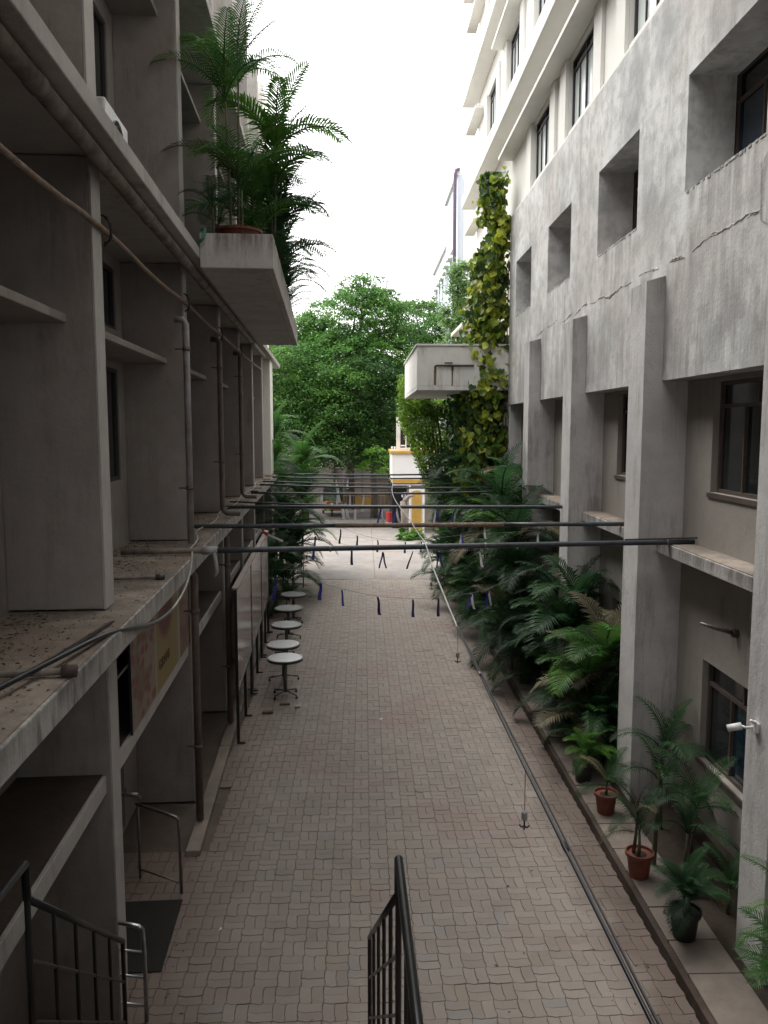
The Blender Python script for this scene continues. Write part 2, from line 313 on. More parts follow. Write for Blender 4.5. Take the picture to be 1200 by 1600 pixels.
def banner_mat():
    m, n, b = newmat('banner_print'); v = N(n, 'ShaderNodeTexCoord').outputs['Generated']
    sp = N(n, 'ShaderNodeSeparateXYZ'); n.links.new(v, sp.inputs[0]); u = sp.outputs[1]; z = sp.outputs[2]
    vo = N(n, 'ShaderNodeTexVoronoi'); vo.inputs['Scale'].default_value = 1.0; vo.feature = 'F1'
    mp = N(n, 'ShaderNodeMapping'); mp.inputs['Scale'].default_value = (1,16,9); n.links.new(v, mp.inputs[0]); n.links.new(mp.outputs[0], vo.inputs['Vector'])
    pet = mixc(n, ramp(n, vo.outputs['Distance'], 0.25, 0.5), (0.17,0.022,0.016), (0.19,0.155,0.115))
    pet = mixc(n, mul(n, ramp(n, noise(n, v, 5, 3, 0.5), 0.5, 0.6), 0.6), pet, (0.10,0.045,0.03))
    vm = N(n, 'ShaderNodeVectorMath', operation='DISTANCE'); mp2 = N(n, 'ShaderNodeMapping'); mp2.inputs['Scale'].default_value = (0,1,0.45); n.links.new(v, mp2.inputs[0])
    n.links.new(mp2.outputs[0], vm.inputs[0]); vm.inputs[1].default_value = (0,0.52,0.33)
    yel = mixc(n, noise(n, v, 3, 4, 0.6), (0.19,0.135,0.035), (0.24,0.18,0.07))
    yel = mixc(n, ramp(n, vm.outputs['Value'], 0.15, 0.11), yel, (0.11,0.025,0.025))
    brn = mixc(n, ramp(n, noise(n, v, 6, 4, 0.6), 0.4, 0.6), (0.10,0.025,0.016), (0.15,0.10,0.05))
    c = mixc(n, ramp(n, u, 0.32, 0.335), pet, (0.24,0.22,0.17)); c = mixc(n, ramp(n, u, 0.345, 0.36), c, yel)
    c = mixc(n, ramp(n, u, 0.74, 0.75), c, (0.27,0.25,0.22)); c = mixc(n, ramp(n, u, 0.78, 0.79), c, brn)
    n.links.new(c, b.inputs['Base Color']); b.inputs['Roughness'].default_value = 0.5; return m
M['banner'] = banner_mat()

# ------------------------------------------------------------------ ground
def struct(mb, name, mat, **k): return tag(mb.build(name, mat, **k), kind='structure')
struct(MB().add([(-300,-100,-0.06),(300,-100,-0.06),(300,600,-0.06),(-300,600,-0.06)], [(0,1,2,3)]), 'ground', M['ground'])
# forecourt slabs beyond the pavers
fc = struct(MB().add([(-14,27.70,-0.022),(12,27.70,-0.022),(12,46,-0.025),(-14,46,-0.025)], [(0,1,2,3)]), 'forecourt', M['ground'])
struct(MB().box(-30,30,46.0,54.2,-0.03,0.006), 'shaded_ground', M['shaded_ground'])  # far ground, darkened by colour to stand for tree shade
for j in range(5):
    for i in range(6):
        y0 = 27.70 + j*3.6; x0 = -8.6 + i*3.0
        MB().box(x0, x0+2.985, y0, y0+(3.59 if j < 4 else 3.89), -0.02, 0.004 + 0.002*((i+j) % 2)).build('concrete_slab', M['court'], fc)

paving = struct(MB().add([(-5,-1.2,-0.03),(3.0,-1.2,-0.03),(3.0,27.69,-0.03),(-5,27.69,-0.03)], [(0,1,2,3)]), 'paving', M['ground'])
CELL = 0.226
def wob(x, y):
    k = 2*PI/CELL; A = 0.0068
    return (x + A*math.sin(k*y*1.0 + 0.6) + A*0.6*math.sin(2*k*y), y + A*math.sin(k*x + 2.1) + A*0.6*math.sin(2*k*x + 1))
def brick_outline(cx, cy, horiz):
    hx, hy = (CELL/2, CELL/4) if horiz else (CELL/4, CELL/2); g = 0.0019; pts = []
    nx, ny = (6, 3) if horiz else (3, 6)
    for i in range(nx): pts.append((-hx + 2*hx*i/nx, -hy))
    for i in range(ny): pts.append((hx, -hy + 2*hy*i/ny))
    for i in range(nx): pts.append((hx - 2*hx*i/nx, hy))
    for i in range(ny): pts.append((-hx, hy - 2*hy*i/ny))
    o = []
    for (x, y) in pts:
        wx, wy = wob(cx + x, cy + y); wx -= cx; wy -= cy
        sx = 1 - g/hx; sy = 1 - g/hy; o.append((wx*sx, wy*sy))
    return o
def brick_mesh(ol):
    n = len(ol); vs = [(x, y, -0.03) for x, y in ol] + [(x, y, -0.003) for x, y in ol] + [(x*0.965, y*0.965, 0.0) for x, y in ol]
    fs = []
    for i in range(n):
        j = (i+1) % n; fs.append((i, j, n+j, n+i)); fs.append((n+i, n+j, 2*n+j, 2*n+i))
    fs.append(tuple(2*n+i for i in range(n))); return vs, fs
shapes = {}
for key, (cx, cy, hz) in {'h0': (CELL/2, CELL/4, True), 'h1': (CELL/2, 3*CELL/4, True), 'v0': (CELL/4, CELL/2, False), 'v1': (3*CELL/4, CELL/2, False)}.items():
    vs, fs = brick_mesh(brick_outline(cx, cy, hz)); me = bpy.data.meshes.new('paver'); me.from_pydata(vs, [], fs); me.update(); me.materials.append(M['paver'])
    shapes[key] = (me, vs, fs, cx, cy)
rest = MB(); cand = []
X0 = 3.0 - CELL*36
for j in range(int(26.6/CELL)+6):
    for i in range(36):
        ox = X0 + i*CELL; oy = 1.25 + j*CELL
        if oy + CELL > 27.86: continue
        lx = -1.52 - 0.05*(oy)        # left kerb line
        inner = ox + CELL/2 > lx
        if not inner and not (oy < 9.4 and ox > -4.2): continue
        for key in (('h0','h1') if (i+j) % 2 == 0 else ('v0','v1')):
            me, vs, fs, cx, cy = shapes[key]; cand.append((ox+cx, oy+cy, key))
vis = sorted([c for c in cand if c[1] > 6.45 and -1.9 < c[0] < 0.48*c[1]], key=lambda c: c[1]); chosen = set(vis[:300])
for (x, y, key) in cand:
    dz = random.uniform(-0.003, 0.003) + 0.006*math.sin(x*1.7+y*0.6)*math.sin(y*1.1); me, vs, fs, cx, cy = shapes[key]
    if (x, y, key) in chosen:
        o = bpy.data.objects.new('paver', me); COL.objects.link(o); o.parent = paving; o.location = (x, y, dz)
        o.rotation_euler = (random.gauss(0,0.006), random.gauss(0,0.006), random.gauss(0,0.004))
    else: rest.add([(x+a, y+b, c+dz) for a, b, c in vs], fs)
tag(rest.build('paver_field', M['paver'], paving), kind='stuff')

# right kerb: slabs laid over the drain, a riser and the planting bed
kerb = struct(MB().box(3.003, 3.06, 1, 29.6, -0.05, 0.125), 'kerb', M['riser'])
MB().box(3.07, 3.56, 1, 29.6, -0.05, 0.06).build('drain_wall', M['riser'], kerb)
y = 1.4; k = 0
while y < 29.4:
    L = random.choice([0.44, 0.5, 0.62, 0.56, 0.72]); dz = random.uniform(-0.006, 0.01)
    o = MB().box(3.05+random.uniform(0,0.012), 3.57, y+0.007, y+L-0.007, 0.106, 0.155+dz).build('slab', M['slab'], kerb, bevel=0.008)
    o.rotation_euler = (0, 0, 0); y += L
bed = struct(MB().box(3.58, 4.29, 1, 30, -0.05, 0.10), 'planting_bed', M['soil'])
lk = empty('left_kerb', rz=TH); lk['kind'] = 'structure'
for (a, b) in [(9.6, 12.9), (12.92, 16.2), (16.22, 20.0), (20.02, 27.5)]: MB().box(-1.75, -1.57, a, b, -0.05, 0.07).build('kerb_stone', M['kerb'], lk, bevel=0.012)

# ------------------------------------------------------------------ windows
def window(parent, axis, p, u0, u1, z0, z1, face=-1, transom=None, panes=2, fm='wframe', gm=('glass_dark',), sill=False, fw=0.045, slide=False):
    """frame stands in plane p; face=-1 means the outside is towards smaller p"""
    def bx(mb, a0, a1, ua, ub, za, zb):
        if axis == 'x': mb.box(min(a0,a1), max(a0,a1), ua, ub, za, zb)
        else: mb.box(ua, ub, min(a0,a1), max(a0,a1), za, zb)
    f = MB(); d0, d1 = p, p - face*0.07
    bx(f,d0,d1,u0,u1,z0,z0+fw); bx(f,d0,d1,u0,u1,z1-fw,z1); bx(f,d0,d1,u0,u0+fw,z0+fw,z1-fw); bx(f,d0,d1,u1-fw,u1,z0+fw,z1-fw)
    zt = z1 - transom if transom else z1
    if transom: bx(f,d0,d1,u0+fw,u1-fw,zt-fw/2,zt+fw/2)
    W = u1-u0-2*fw
    for i in range(1, panes): bx(f, d0, d1, u0+fw+W*i/panes-fw*0.3, u0+fw+W*i/panes+fw*0.3, z0+fw, zt-(fw/2 if transom else fw))
    if transom: bx(f, d0, d1, (u0+u1)/2-fw*0.3, (u0+u1)/2+fw*0.3, zt+fw/2, z1-fw)
    o = f.build('window', M[fm], parent)
    for i in range(panes):
        g = MB(); q = p - face*(0.03 + 0.012*(i % 2)); bx(g, q, q-face*0.006, u0+fw+W*i/panes+fw*0.3, u0+fw+W*(i+1)/panes-fw*0.3, z0+fw, zt-fw/2)
        g.build('pane', M[gm[i % len(gm)]], o)
    if transom:
        for i in range(2):
            g = MB(); bx(g, p-face*0.035, p-face*0.041, u0+fw+W*i/2+fw*0.3*i, u0+fw+W*(i+1)/2-fw*0.3, zt+fw/2, z1-fw); g.build('pane', M['glass_dark'], o)
    if sill:
        s = MB(); bx(s, p+face*0.10, p-face*0.06, u0-0.06, u1+0.06, z0-0.06, z0-0.003); s.build('sill', M['wframe' if fm == 'wframe' else 'left_edge'], o)
    return o

# ------------------------------------------------------------------ right building
RB = empty('concrete_building', (0,0,0), 0, 'grey weathered building with pilasters below and white window floors above, right of the alley', 'building')
cols = [(3.2,3.8),(6.9,7.4),(10.6,11.2),(14.3,14.9),(18.0,18.55),(21.5,21.95)]
for k, (a, b) in enumerate(cols):
    mb = MB()
    if k < 5:
        mb.add([(3.7,a,0),(3.948,a,0),(3.948,b,0),(3.7,b,0),(3.7,a,7.2),(3.948,a,7.27),(3.948,b,7.27),(3.7,b,7.2)], [(0,3,2,1),(4,5,6,7),(0,1,5,4),(1,2,6,5),(2,3,7,6),(3,0,4,7)])
        mb.box(3.9481, 4.298, a, b, 0, 5.912)
    else: mb.box(3.96, 4.298, 21.8, 21.99, 0, 5.912)
    mb.build('pilaster', M['right_low'], RB)
bays = [(3.8,6.9),(7.4,10.6),(11.2,14.3),(14.9,18.0),(18.55,21.5)]
lw = [];
for (a, b) in bays:
    c = b - 0.8; lw += [(c-1.9, c, 1.08, 2.38), (c-1.9, c, 4.5, 5.86)]
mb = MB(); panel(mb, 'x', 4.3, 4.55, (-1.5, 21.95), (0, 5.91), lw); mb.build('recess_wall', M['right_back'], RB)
for k, (u0, u1, z0, z1) in enumerate(lw):
    low = z0 < 2
    window(RB, 'x', 4.38, u0, u1, z0, z1, transom=0.3, panes=3, gm=('glass_dark','glass_blue') if low else ('glass_dark',), sill=True)
for (a, b) in bays:
    MB().box(3.94, 4.297, a+0.003, b-0.003, 3.63, 3.79).build('ledge', M['ledge'], RB, bevel=0.008)
    MB().box(3.96, 4.296, a+0.01, b-0.01, 3.792, 3.80).build('ledge_screed', M['ledge_top'], RB)
    MB().box(4.2, 4.298, a+0.003, b-0.003, 0.0, 0.32).build('plinth', M['riser'], RB, bevel=0.01)
op = [(y0-3.72, y0-1.72, 8.17, 9.54) for y0 in (8.08,)] 
op = [(4.35,6.35,8.17,9.54),(8.08,10.08,8.17,9.54),(11.82,13.8,8.17,9.54),(15.58,17.48,8.17,9.54),(19.2,21.1,8.17,9.54)]
mb = MB(); panel(mb, 'x', 3.95, 4.54, (-1.5, 22.0), (5.915, 10.86), op); mb.build('upper_wall', M['right'], RB, bevel=0.01)
for (u0, u1, z0, z1) in op:
    window(RB, 'x', 4.56, u0-0.05, u1+0.05, z0-0.05, z1+0.05, transom=0.35, panes=3, gm=('glass_dark','glass_dark','glass_blue'))
# plaster ridge / crack line at the floor level
def ridge_z(y): return 7.42 + 0.03*math.sin(y*2.3) + 0.02*math.sin(y*6.1+1)
yy = 7.4
while yy < 18.2:
    L = random.uniform(0.25, 1.3); n = int(L/0.05); cr = MB()
    cr.tube([(3.949 + random.uniform(-0.003,0.002), yy + k*0.05, ridge_z(yy+k*0.05) + random.uniform(-0.014,0.014)) for k in range(n+1)], [random.uniform(0.0008, 0.006) for _ in range(n+1)], 5); cr.build('plaster_crack', M['crack'], RB)
    yy += L + random.uniform(0.1, 0.7)
for k in range(26):
    y0 = random.uniform(7.4, 18); n = random.randint(2,7)
    MB().tube([(3.951, y0+q*0.05, ridge_z(y0+q*0.05)+0.025+random.uniform(-.012,.012)) for q in range(n+1)], [random.uniform(0.004,0.014) for _ in range(n+1)], 5).build('plaster_ridge', M['right'], RB)
for (u0, u1) in [(4.35,6.35),(8.08,10.08),(11.82,13.8),(15.58,17.48),(19.2,21.1)]:      # chipped plaster lip under each opening
    yq = u0
    while yq < u1:
        L = random.uniform(0.03,0.12); MB().box(3.943, 3.965, yq, min(u1, yq+L), 8.163-random.uniform(0.004,0.03), 8.172).build('sill_chip', M['right_low'], RB); yq += L + random.uniform(0.0,0.12)
# repair patch by the near edge
MB().add([(3.942,7.2,6.9),(3.942,8.1,7.35),(3.942,8.15,7.9),(3.942,7.9,8.05),(3.942,7.2,8.15),(3.952,7.2,6.9),(3.952,8.1,7.35),(3.952,8.15,7.9),(3.952,7.9,8.05),(3.952,7.2,8.15)],
         [(0,1,2,3,4),(9,8,7,6,5),(0,5,6,1),(1,6,7,2),(2,7,8,3),(3,8,9,4)]).build('plaster_patch', M['right_low'], RB)
# white floors
YE = 30.2
for fl in range(4):
    zb = 10.87 + 3.55*fl; zt = zb + 3.54
    ye = 22.9 if fl == 0 else YE - 0.9
    sill = zb + 0.30; wt = zb + 1.66
    holes = []
    yb = 4.3
    centers = [4.7, 8.35, 12.0, 15.7, 19.05] + ([22.7, 26.4] if fl else [])
    for c in centers: holes.append((c-0.95, c+0.95, sill, wt))
    mb = MB(); panel(mb, 'x', 4.12, 4.4, (-1.5, YE-0.6), (zb+0.0, zt), holes if fl else holes)
    mb.build('window_wall', M['white'], RB)
    for (u0, u1, z0, z1) in holes:
        window(RB, 'x', 4.19, u0, u1, z0, z1, transom=0.22, panes=4, fm='lframe', gm=('glass_dark','glass_pale','glass_pale','glass_pale'), fw=0.035)
        for q in (u0-0.50, u1+0.02): MB().box(4.05, 4.118, q, q+0.48, sill-0.26, wt+0.05).build('pier', M['white'], RB, bevel=0.006)
    MB().box(3.97, 4.117, -1.5, 22.0 if fl == 0 else YE-0.7, zb+0.01, zb+0.055).build('sill_band', M['white'], RB)
    yce = 22.8 if fl == 0 else 24.3
    MB().box(3.72, 4.117, -1.5, yce, wt+0.06, wt+0.15).build('sunshade', M['white'], RB, bevel=0.006)
    MB().box(3.6, 4.117, -1.5, YE, zb+2.36, zb+2.76).build('floor_slab', M['white'], RB, bevel=0.008)
    MB().box(3.76, 4.117, 27.9 if fl else 28.3, YE+0.3, zb+1.5, zb+1.6).build('sunshade', M['white'], RB, bevel=0.006)
# lower cream part beyond the grey wall
mb = MB(); panel(mb, 'x', 4.13, 4.5, (22.02, YE-0.6), (0, 10.865), [(25.2,26.7,8.3,9.6),(28.2,29.4,8.3,9.6)]); mb.build('cream_wall', M['cream'], RB)
window(RB, 'x', 4.3, 25.2, 26.7, 8.3, 9.6, panes=3, fm='lframe', gm=('glass_pale','glass_dark')); window(RB, 'x', 4.3, 28.2, 29.4, 8.3, 9.6, panes=2, fm='lframe', gm=('glass_pale','glass_dark'))
MB().box(3.7, 4.127, 24.8, 31.0, 9.1+0.6, 9.8).build('sunshade', M['cream'], RB, bevel=0.006)
MB().box(3.5, 4.127, 29.0, 32.4, 8.9, 9.02).build('sunshade', M['cream'], RB, bevel=0.006)
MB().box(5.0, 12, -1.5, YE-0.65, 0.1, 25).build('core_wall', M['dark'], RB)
MB().box(4.0, 12, -1.5, YE-0.3, 25.01, 25.3).build('roof', M['white'], RB)
MB().box(4.13, 4.4, YE-0.6, YE-0.4, 0, 25).build('end_wall', M['white'], RB)

# porch box projecting over the alley on the right
PB = empty('porch_canopy', (0,0,0), 0, 'white concrete box canopy with a stained pipe, projecting from the right building above the ivy', 'canopy')
MB().box(1.46, 4.12, 22.0, 28.5, 6.31, 6.42).build('soffit', M['boxwhite'], PB, bevel=0.01)
MB().box(1.46, 4.12, 22.0, 22.14, 6.423, 7.5).build('front_parapet', M['boxwhite'], PB, bevel=0.01)
MB().box(1.46, 1.6, 22.143, 28.36, 6.423, 7.5).build('side_parapet', M['white'], PB, bevel=0.01)
MB().box(1.46, 4.12, 28.363, 28.5, 6.423, 7.5).build('rear_parapet', M['boxwhite'], PB)
mb = MB(); mb.box(1.42, 4.12, 21.96, 22.18, 7.503, 7.55); mb.box(1.42, 1.64, 22.183, 28.54, 7.503, 7.55); mb.build('coping', M['boxwhite'], PB, bevel=0.006)
MB().tube([(3.0,21.95,6.97),(1.98,21.95,6.97),(1.95,21.95,6.95),(1.95,21.95,6.86)], 0.028, 8).tube([(2.42,21.95,6.97),(2.42,21.95,6.84)],0.028,8).tube([(2.2,21.94,7.04),(2.42,21.94,7.04)],0.02,6).build('drain_pipe', M['rust'], PB)
for (x, ww, z0, z1) in [(1.95,0.07,6.45,6.86),(2.42,0.04,6.43,6.84)]:
    MB().box(x-ww/2, x+ww/2, 21.994, 21.999, z0, z1).build('rust_stain', plain('rust_run', (0.22,0.15,0.10), 0.9, 0, 0.6, 14), PB)

# ------------------------------------------------------------------ left building (turned frame)
LB = empty('plaster_building', (0,0,0), TH, 'dark grey plastered building with deep vertical fins and long ledges, left of the alley', 'building')
fins = [-0.2, 3.4, 7.1, 11.35, 15.0, 18.4, 21.7, 25.1]
zl = [(0,2.12),(2.28,3.545),(3.755,6.12),(6.262,7.46),(7.64,9.9),(10.05,11.2),(11.37,16)]
BW = -2.66
for f in fins:
    MB().box(BW, -1.87, f-0.27, f, 0, 3.54).build('fin', M['left'], LB, bevel=0.01)
    MB().box(-1.868, -1.85, f-0.27, f, 0, 3.54).build('fin_edge', M['left_edge'], LB)  # thin strip, its lighter colour stands for light on the outer face
    MB().box(BW, -1.87, f-0.27, f, 3.765, 7.465).build('fin', M['left'], LB, bevel=0.01)
    MB().box(-1.868, -1.85, f-0.27, f, 3.765, 7.465).build('fin_edge', M['left_edge'], LB)
    MB().box(BW, -1.87, f-0.27, f, 7.64, 11.2).build('fin', M['left'], LB, bevel=0.01)
    MB().box(-1.868, -1.85, f-0.27, f, 7.64, 11.2).build('fin_edge', M['left_edge'], LB)
    MB().box(BW, -1.85, f-0.27, f, 11.38, 16).build('fin', M['left_edge'], LB, bevel=0.01)
lbays = [(-0.2+0,3.13),(3.4,6.83),(7.1,11.08),(11.35,14.73),(15.0,18.13),(18.4,21.43),(21.7,24.83)]
holes = []
for (a, b) in lbays: holes += [(a+0.9, b-0.3, 4.62, 6.05), (a+0.9, b-0.3, 6.55, 7.32), (a+0.9, b-0.3, 8.35, 10.3), (a+0.9, b-0.7, 0.02, 2.05)]
mb = MB(); panel(mb, 'x', BW-0.25, BW, (-1.5, 27.6), (0, 16), holes); mb.build('back_wall', M['left'], LB)
for (u0, u1, z0, z1) in holes:
    if z0 < 1:
        s = MB(); s.box(BW-0.2, BW-0.16, u0, u1, z0, z1); s.build('dark_opening', M['dark'], LB); continue  # near-black sheet stands for the unlit inside of the doorway
    window(LB, 'x', BW-0.02, u0, u1, z0, z1, face=1, panes=3, fm='lframe', gm=('glass_dark',), sill=False)
MB().box(-12, BW-0.26, -1.5, 27.5, 0.02, 15.9).build('core_wall', M['left'], LB)
for (z0, z1, tp, ye) in [(3.55,3.742,3.75,27.7),(7.475,7.62,7.63,30.3),(11.22,11.36,11.37,28.0)]:
    MB().box(BW+0.003, -1.58, -1.5, ye, z0, z1).build('ledge', M['ledge'] if z0 < 5 else M['ledge_up'] if z0 < 8 else M['left_edge'], LB, bevel=0.01)
    MB().box(BW+0.003, -1.60, -1.5, ye-0.02, z1+0.001, tp).build('ledge_screed', M['ledge_top'], LB)
for (a, b) in lbays:
    for (z0, z1) in [(2.14,2.30),(6.15,6.22),(10.55,10.62)]:
        MB().box(BW+0.003, -1.90 if z0 < 3 else -2.08, a+0.003, b-0.003, z0, z1).build('sunshade', M['left_edge'] if z0 < 3 else M['left'], LB, bevel=0.008)
        MB().box(BW+0.01, -1.93 if z0 < 3 else -2.1, a+0.01, b-0.01, z1+0.002, z1+0.008).build('sunshade_dirt', M['ledge_top'] if z0 > 3 else M['grime'], LB)
MB().box(BW, -1.70, 26.3, 27.6, 0, 3.54).build('end_pier', M['left_edge'], LB, bevel=0.01)
MB().box(BW, -1.70, 26.3, 27.6, 3.76, 7.465).build('end_pier', M['white'], LB, bevel=0.01)
MB().box(BW, -1.80, 26.3, 27.6, 7.64, 16).build('end_pier', M['white'], LB, bevel=0.01)
# ledge joints near the end
for k, yj in enumerate([19.6,20.6,21.8,22.9,24.2,25.6]): MB().box(-1.84, -1.585, yj, yj+0.04, 3.752, 3.765).build('ledge_joint', M['soil'], LB)

# balcony planter
BP = empty('balcony_planter', (0,0,0), TH, 'long grey concrete planter balcony jutting from the left building, black stains along its rim', 'balcony')
MB().box(-1.576, -0.733, 10.903, 20.5, 7.36, 7.44).build('floor', M['left_edge'], BP, bevel=0.01)
MB().box(-1.576, -0.63, 10.8, 10.9, 7.36, 7.80).build('front_wall', M['planter'], BP, bevel=0.01)
MB().box(-0.73, -0.63, 10.903, 20.5, 7.36, 7.80).build('side_wall', M['planter'], BP, bevel=0.01)
MB().box(-1.576, -0.63, 20.503, 20.6, 7.36, 7.80).build('rear_wall', M['planter'], BP)
MB().box(-1.57, -0.733, 10.903, 20.5, 7.445, 7.62).build('soil', M['soil'], BP)

# banner
BN = empty('wall_banner', (0,0,0), TH, 'faded printed banner, red petals and yellow ground, hung below the lower left ledge', 'banner')
MB().box(-1.885, -1.878, 7.72, 11.05, 2.315, 3.53).build('cloth', M['banner'], BN)
MB().box(-1.90,-1.874,7.70,7.718,2.31,3.53).build('frame_post', M['black'], BN); MB().box(-1.90,-1.874,11.052,11.07,2.31,3.53).build('frame_post', M['black'], BN); MB().box(-1.95,-1.9,7.12,7.69,3.0,3.03).build('stay_bar', M['black'], BN)
fc_ = bpy.data.curves.new('t', 'FONT'); fc_.body = 'GIRNAR'; fc_.size = 0.17; fc_.extrude = 0.001
fo = bpy.data.objects.new('t', fc_); COL.objects.link(fo); bpy.context.view_layer.update()
me = bpy.data.meshes.new_from_object(fo.evaluated_get(bpy.context.evaluated_depsgraph_get())); bpy.data.objects.remove(fo)
lt = link('lettering', me, plain('print_ink', (0.10,0.06,0.025), 0.7), BN); lt.rotation_euler = (PI/2, 0, PI/2); lt.location = (-1.872, 9.0, 2.55)

# building behind the camera and the landing slab it stands on
RBd = empty('rear_building', (0,0,0), 0, 'plastered end block closing the alley behind the staircase', 'building')
mb = MB(); panel(mb, 'y', -1.9, -1.5, (-12, 12), (0, 19), [(-1.2,1.4,3.8,6.6)]); mb.build('end_wall', M['left'], RBd)
MB().box(-1.7, 3.6, -1.495, -0.4, 3.55, 3.75).build('landing', M['left'], RBd)
MB().box(-2.6, 4.2, -1.495, 1.6, 8.3, 8.45).build('roof_slab', M['left'], RBd)

# ------------------------------------------------------------------ staircase with black railings
ST = empty('staircase', (0,0,0), 0, 'concrete stair flight dropping from the landing to the alley, with black railings', 'staircase'); 
nst = 12; ya, yb, zt = 4.05, 6.2, 1.95
for k in range(nst):
    z1 = zt*(1 - (k+1)/(nst+0.0)) ; y0 = ya + (yb-ya)*k/nst
    if z1 > 0.05: MB().box(-1.8, 0.05, y0, y0 + (yb-ya)/nst - 0.002, 0.0, z1).build('step', M['slab'], ST)
MB().box(-1.85, 0.25, 2.2, 4.045, 1.75, 1.95).build('landing', M['slab'], ST)
def railing(xf, xn, name, label):
    R = empty(name, (0,0,0), 0, label, 'railing', 'black staircase railings')
    far = Vector((xf, 6.25, 1.08)); near = Vector((xn, 4.14, 2.76))
    d = near - far
    MB().tube([far, near], 0.021, 10).build('handrail', M['black'], R, smooth=True)
    hx = 0.03 if xf > -1 else -0.03
    MB().tube([near, near+Vector((0,-0.005,0.2)), (xn+(0.06 if xf > -1 else -0.0), 0.6, 2.98)], 0.024, 10).build('landing_rail', M['black'], R, smooth=True)
    for s in (0.36, 0.72): MB().tube([far - Vector((0,0,s)), near - Vector((0,0,s))], 0.012, 6).build('rail', M['black'], R)
    for k in range(6):
        t = k/5.0; p = far + d*t; MB().tube([p, p - Vector((0,0,1.07 if k not in (0,) else 1.06))], 0.018 if k in (0,5) else 0.013, 8).build('baluster', M['black'], R)
    for k in range(5):
        yy = 3.7 - k*0.35; MB().tube([(xn+0.02, yy, 2.96), (xn+0.02, yy, 1.96)], 0.013, 6).build('baluster', M['black'], R)
    return R
railing(0.04, 0.185, 'stair_railing', 'black tubular railing at the bottom centre, its handrail climbing towards the camera')
railing(-2.0, -1.83, 'stair_railing', 'black barred railing at the bottom left corner against the building fin')

# ------------------------------------------------------------------ pipes across the alley
def smoothp(P, it=2):
    P = [Vector(p) for p in P]
    for _ in range(it):
        Q = [P[0]]
        for a, b in zip(P, P[1:]): Q += [a.lerp(b, .25), a.lerp(b, .75)]
        P = Q + [P[-1]]
    return P
def sag(a, b, s, n=14):
    a = Vector(a); b = Vector(b); return [a.lerp(b, i/n) - Vector((0,0,s*4*(i/n)*(1-i/n))) for i in range(n+1)]
xp = [ # left (L frame x,y,z), right (world), radius, material, label
 ((-2.45,9.78,3.80),(4.27,10.15,3.83),0.033,'pipe_dark','dark pipe spanning the alley, nearest and thickest of those crossing it'),
 ((-2.4,12.3,3.80),(4.2,12.1,3.83),0.033,'pipe_dark','second nearest crossing pipe, grey at its ends with a rusty brown middle'),
 ((-2.35,15.3,3.80),(3.95,14.75,3.83),0.033,'pipe_dark','third nearest dark pipe crossing the alley above the far tables'),
 ((-1.9,16.4,3.80),(3.93,15.6,3.76),0.018,'pipe_dark','thin dark pipe just beyond the third crossing pipe, dipping to the right'),
 ((-1.7,18.9,3.78),(3.93,19.0,3.80),0.026,'pipe_dark','middle pipe of the far bundle, dipping slightly in its centre'),
 ((-1.7,21.6,3.78),(3.93,21.2,3.72),0.026,'pipe_dark','crossing pipe that sags where the end of the left ledge shows above it'),
 ((-1.7,22.6,3.80),(3.9,22.6,3.74),0.020,'pipe_dark','thin crossing pipe close above the sagging one'),
 ((-1.6,25.2,3.76),(3.9,25.9,3.70),0.024,'pipe_dark','lower one of the two farthest crossing pipes'),
 ((-1.6,26.4,3.80),(3.9,27.0,3.76),0.028,'pipe_dark','upper one of the two farthest crossing pipes'),
]
for i, (a, b, r, mt, lab) in enumerate(xp):
    A = Vector(L2R(*a)); B = Vector(b); P = empty('crossing_pipe', tuple(A), 0, lab, 'pipe', 'pipes laid across the alley from ledge to ledge')
    pts = [p - A for p in sag(A, B, 0.0 if i < 3 else 0.05)]
    if i == 1:
        n = len(pts); MB().tube(pts[:6], r, 10).build('grey_length', M['pipe_dark'], P, smooth=True); MB().tube(pts[5:11], r+0.002, 10).build('rusty_length', M['pipe_rust'], P, smooth=True); MB().tube(pts[10:], r, 10).build('grey_length', M['pipe_dark'], P, smooth=True)
    elif i == 0:
        MB().tube(pts[:3], r, 10).build('pale_length', M['soilpipe'], P, smooth=True); MB().tube(pts[2:], r+0.001, 10).build('dark_length', M[mt], P, smooth=True)
        q = pts[2]; MB().tube([q-Vector((0.07,0,0)), q+Vector((0.12,0,0))], 0.052, 12).build('coupling', M['pipe_grey'], P, smooth=True)
        MB().tube([q+Vector((0.09,-0.03,-0.02)), q+Vector((0.12,-0.05,-0.25)), q+Vector((0.08,-0.05,-0.3))], 0.024, 8).build('cut_bottle', M['pipe_grey'], P, smooth=True)
        for t in (0.35,0.62,0.95): 
            q = pts[0].lerp(pts[-1], t); MB().tube([q-Vector((0.012,0,0)), q+Vector((0.012,0,0))], 0.042, 10).build('clamp', M['dsteel'], P)
        MB().tube([q.lerp(pts[-1],0) + Vector((-0.55,0,0.035)), q+Vector((0.5,0,0.06))], 0.012, 6).build('short_rod', M['rust'], P)
    else: MB().tube(pts, r, 8).build('pipe_length', M[mt], P, smooth=True)
# stubs lying on the left ledge
for (a, b, r, lab) in [((-2.64,4.9,3.785),(-1.64,5.0,3.785),0.024,'pale cut pipe stub lying on the left ledge beside the black cable'), ((-2.5,8.12,3.78),(-1.72,8.22,3.78),0.018,'thin pipe stub with a blue-grey cap lying on the left ledge between two fins')]:
    P = empty('pipe_stub', L2R(*a), TH, lab, 'pipe'); B = Vector(b)-Vector(a)
    MB().tube([(0,0,0), B], r, 8).build('pipe_length', M['soilpipe'], P, smooth=True); MB().tube([B, B+Vector((0.09,0.01,0))], r*1.7, 10).build('cap', M['pipe_dark'] if r < 0.02 else M['rust'], P, smooth=True)

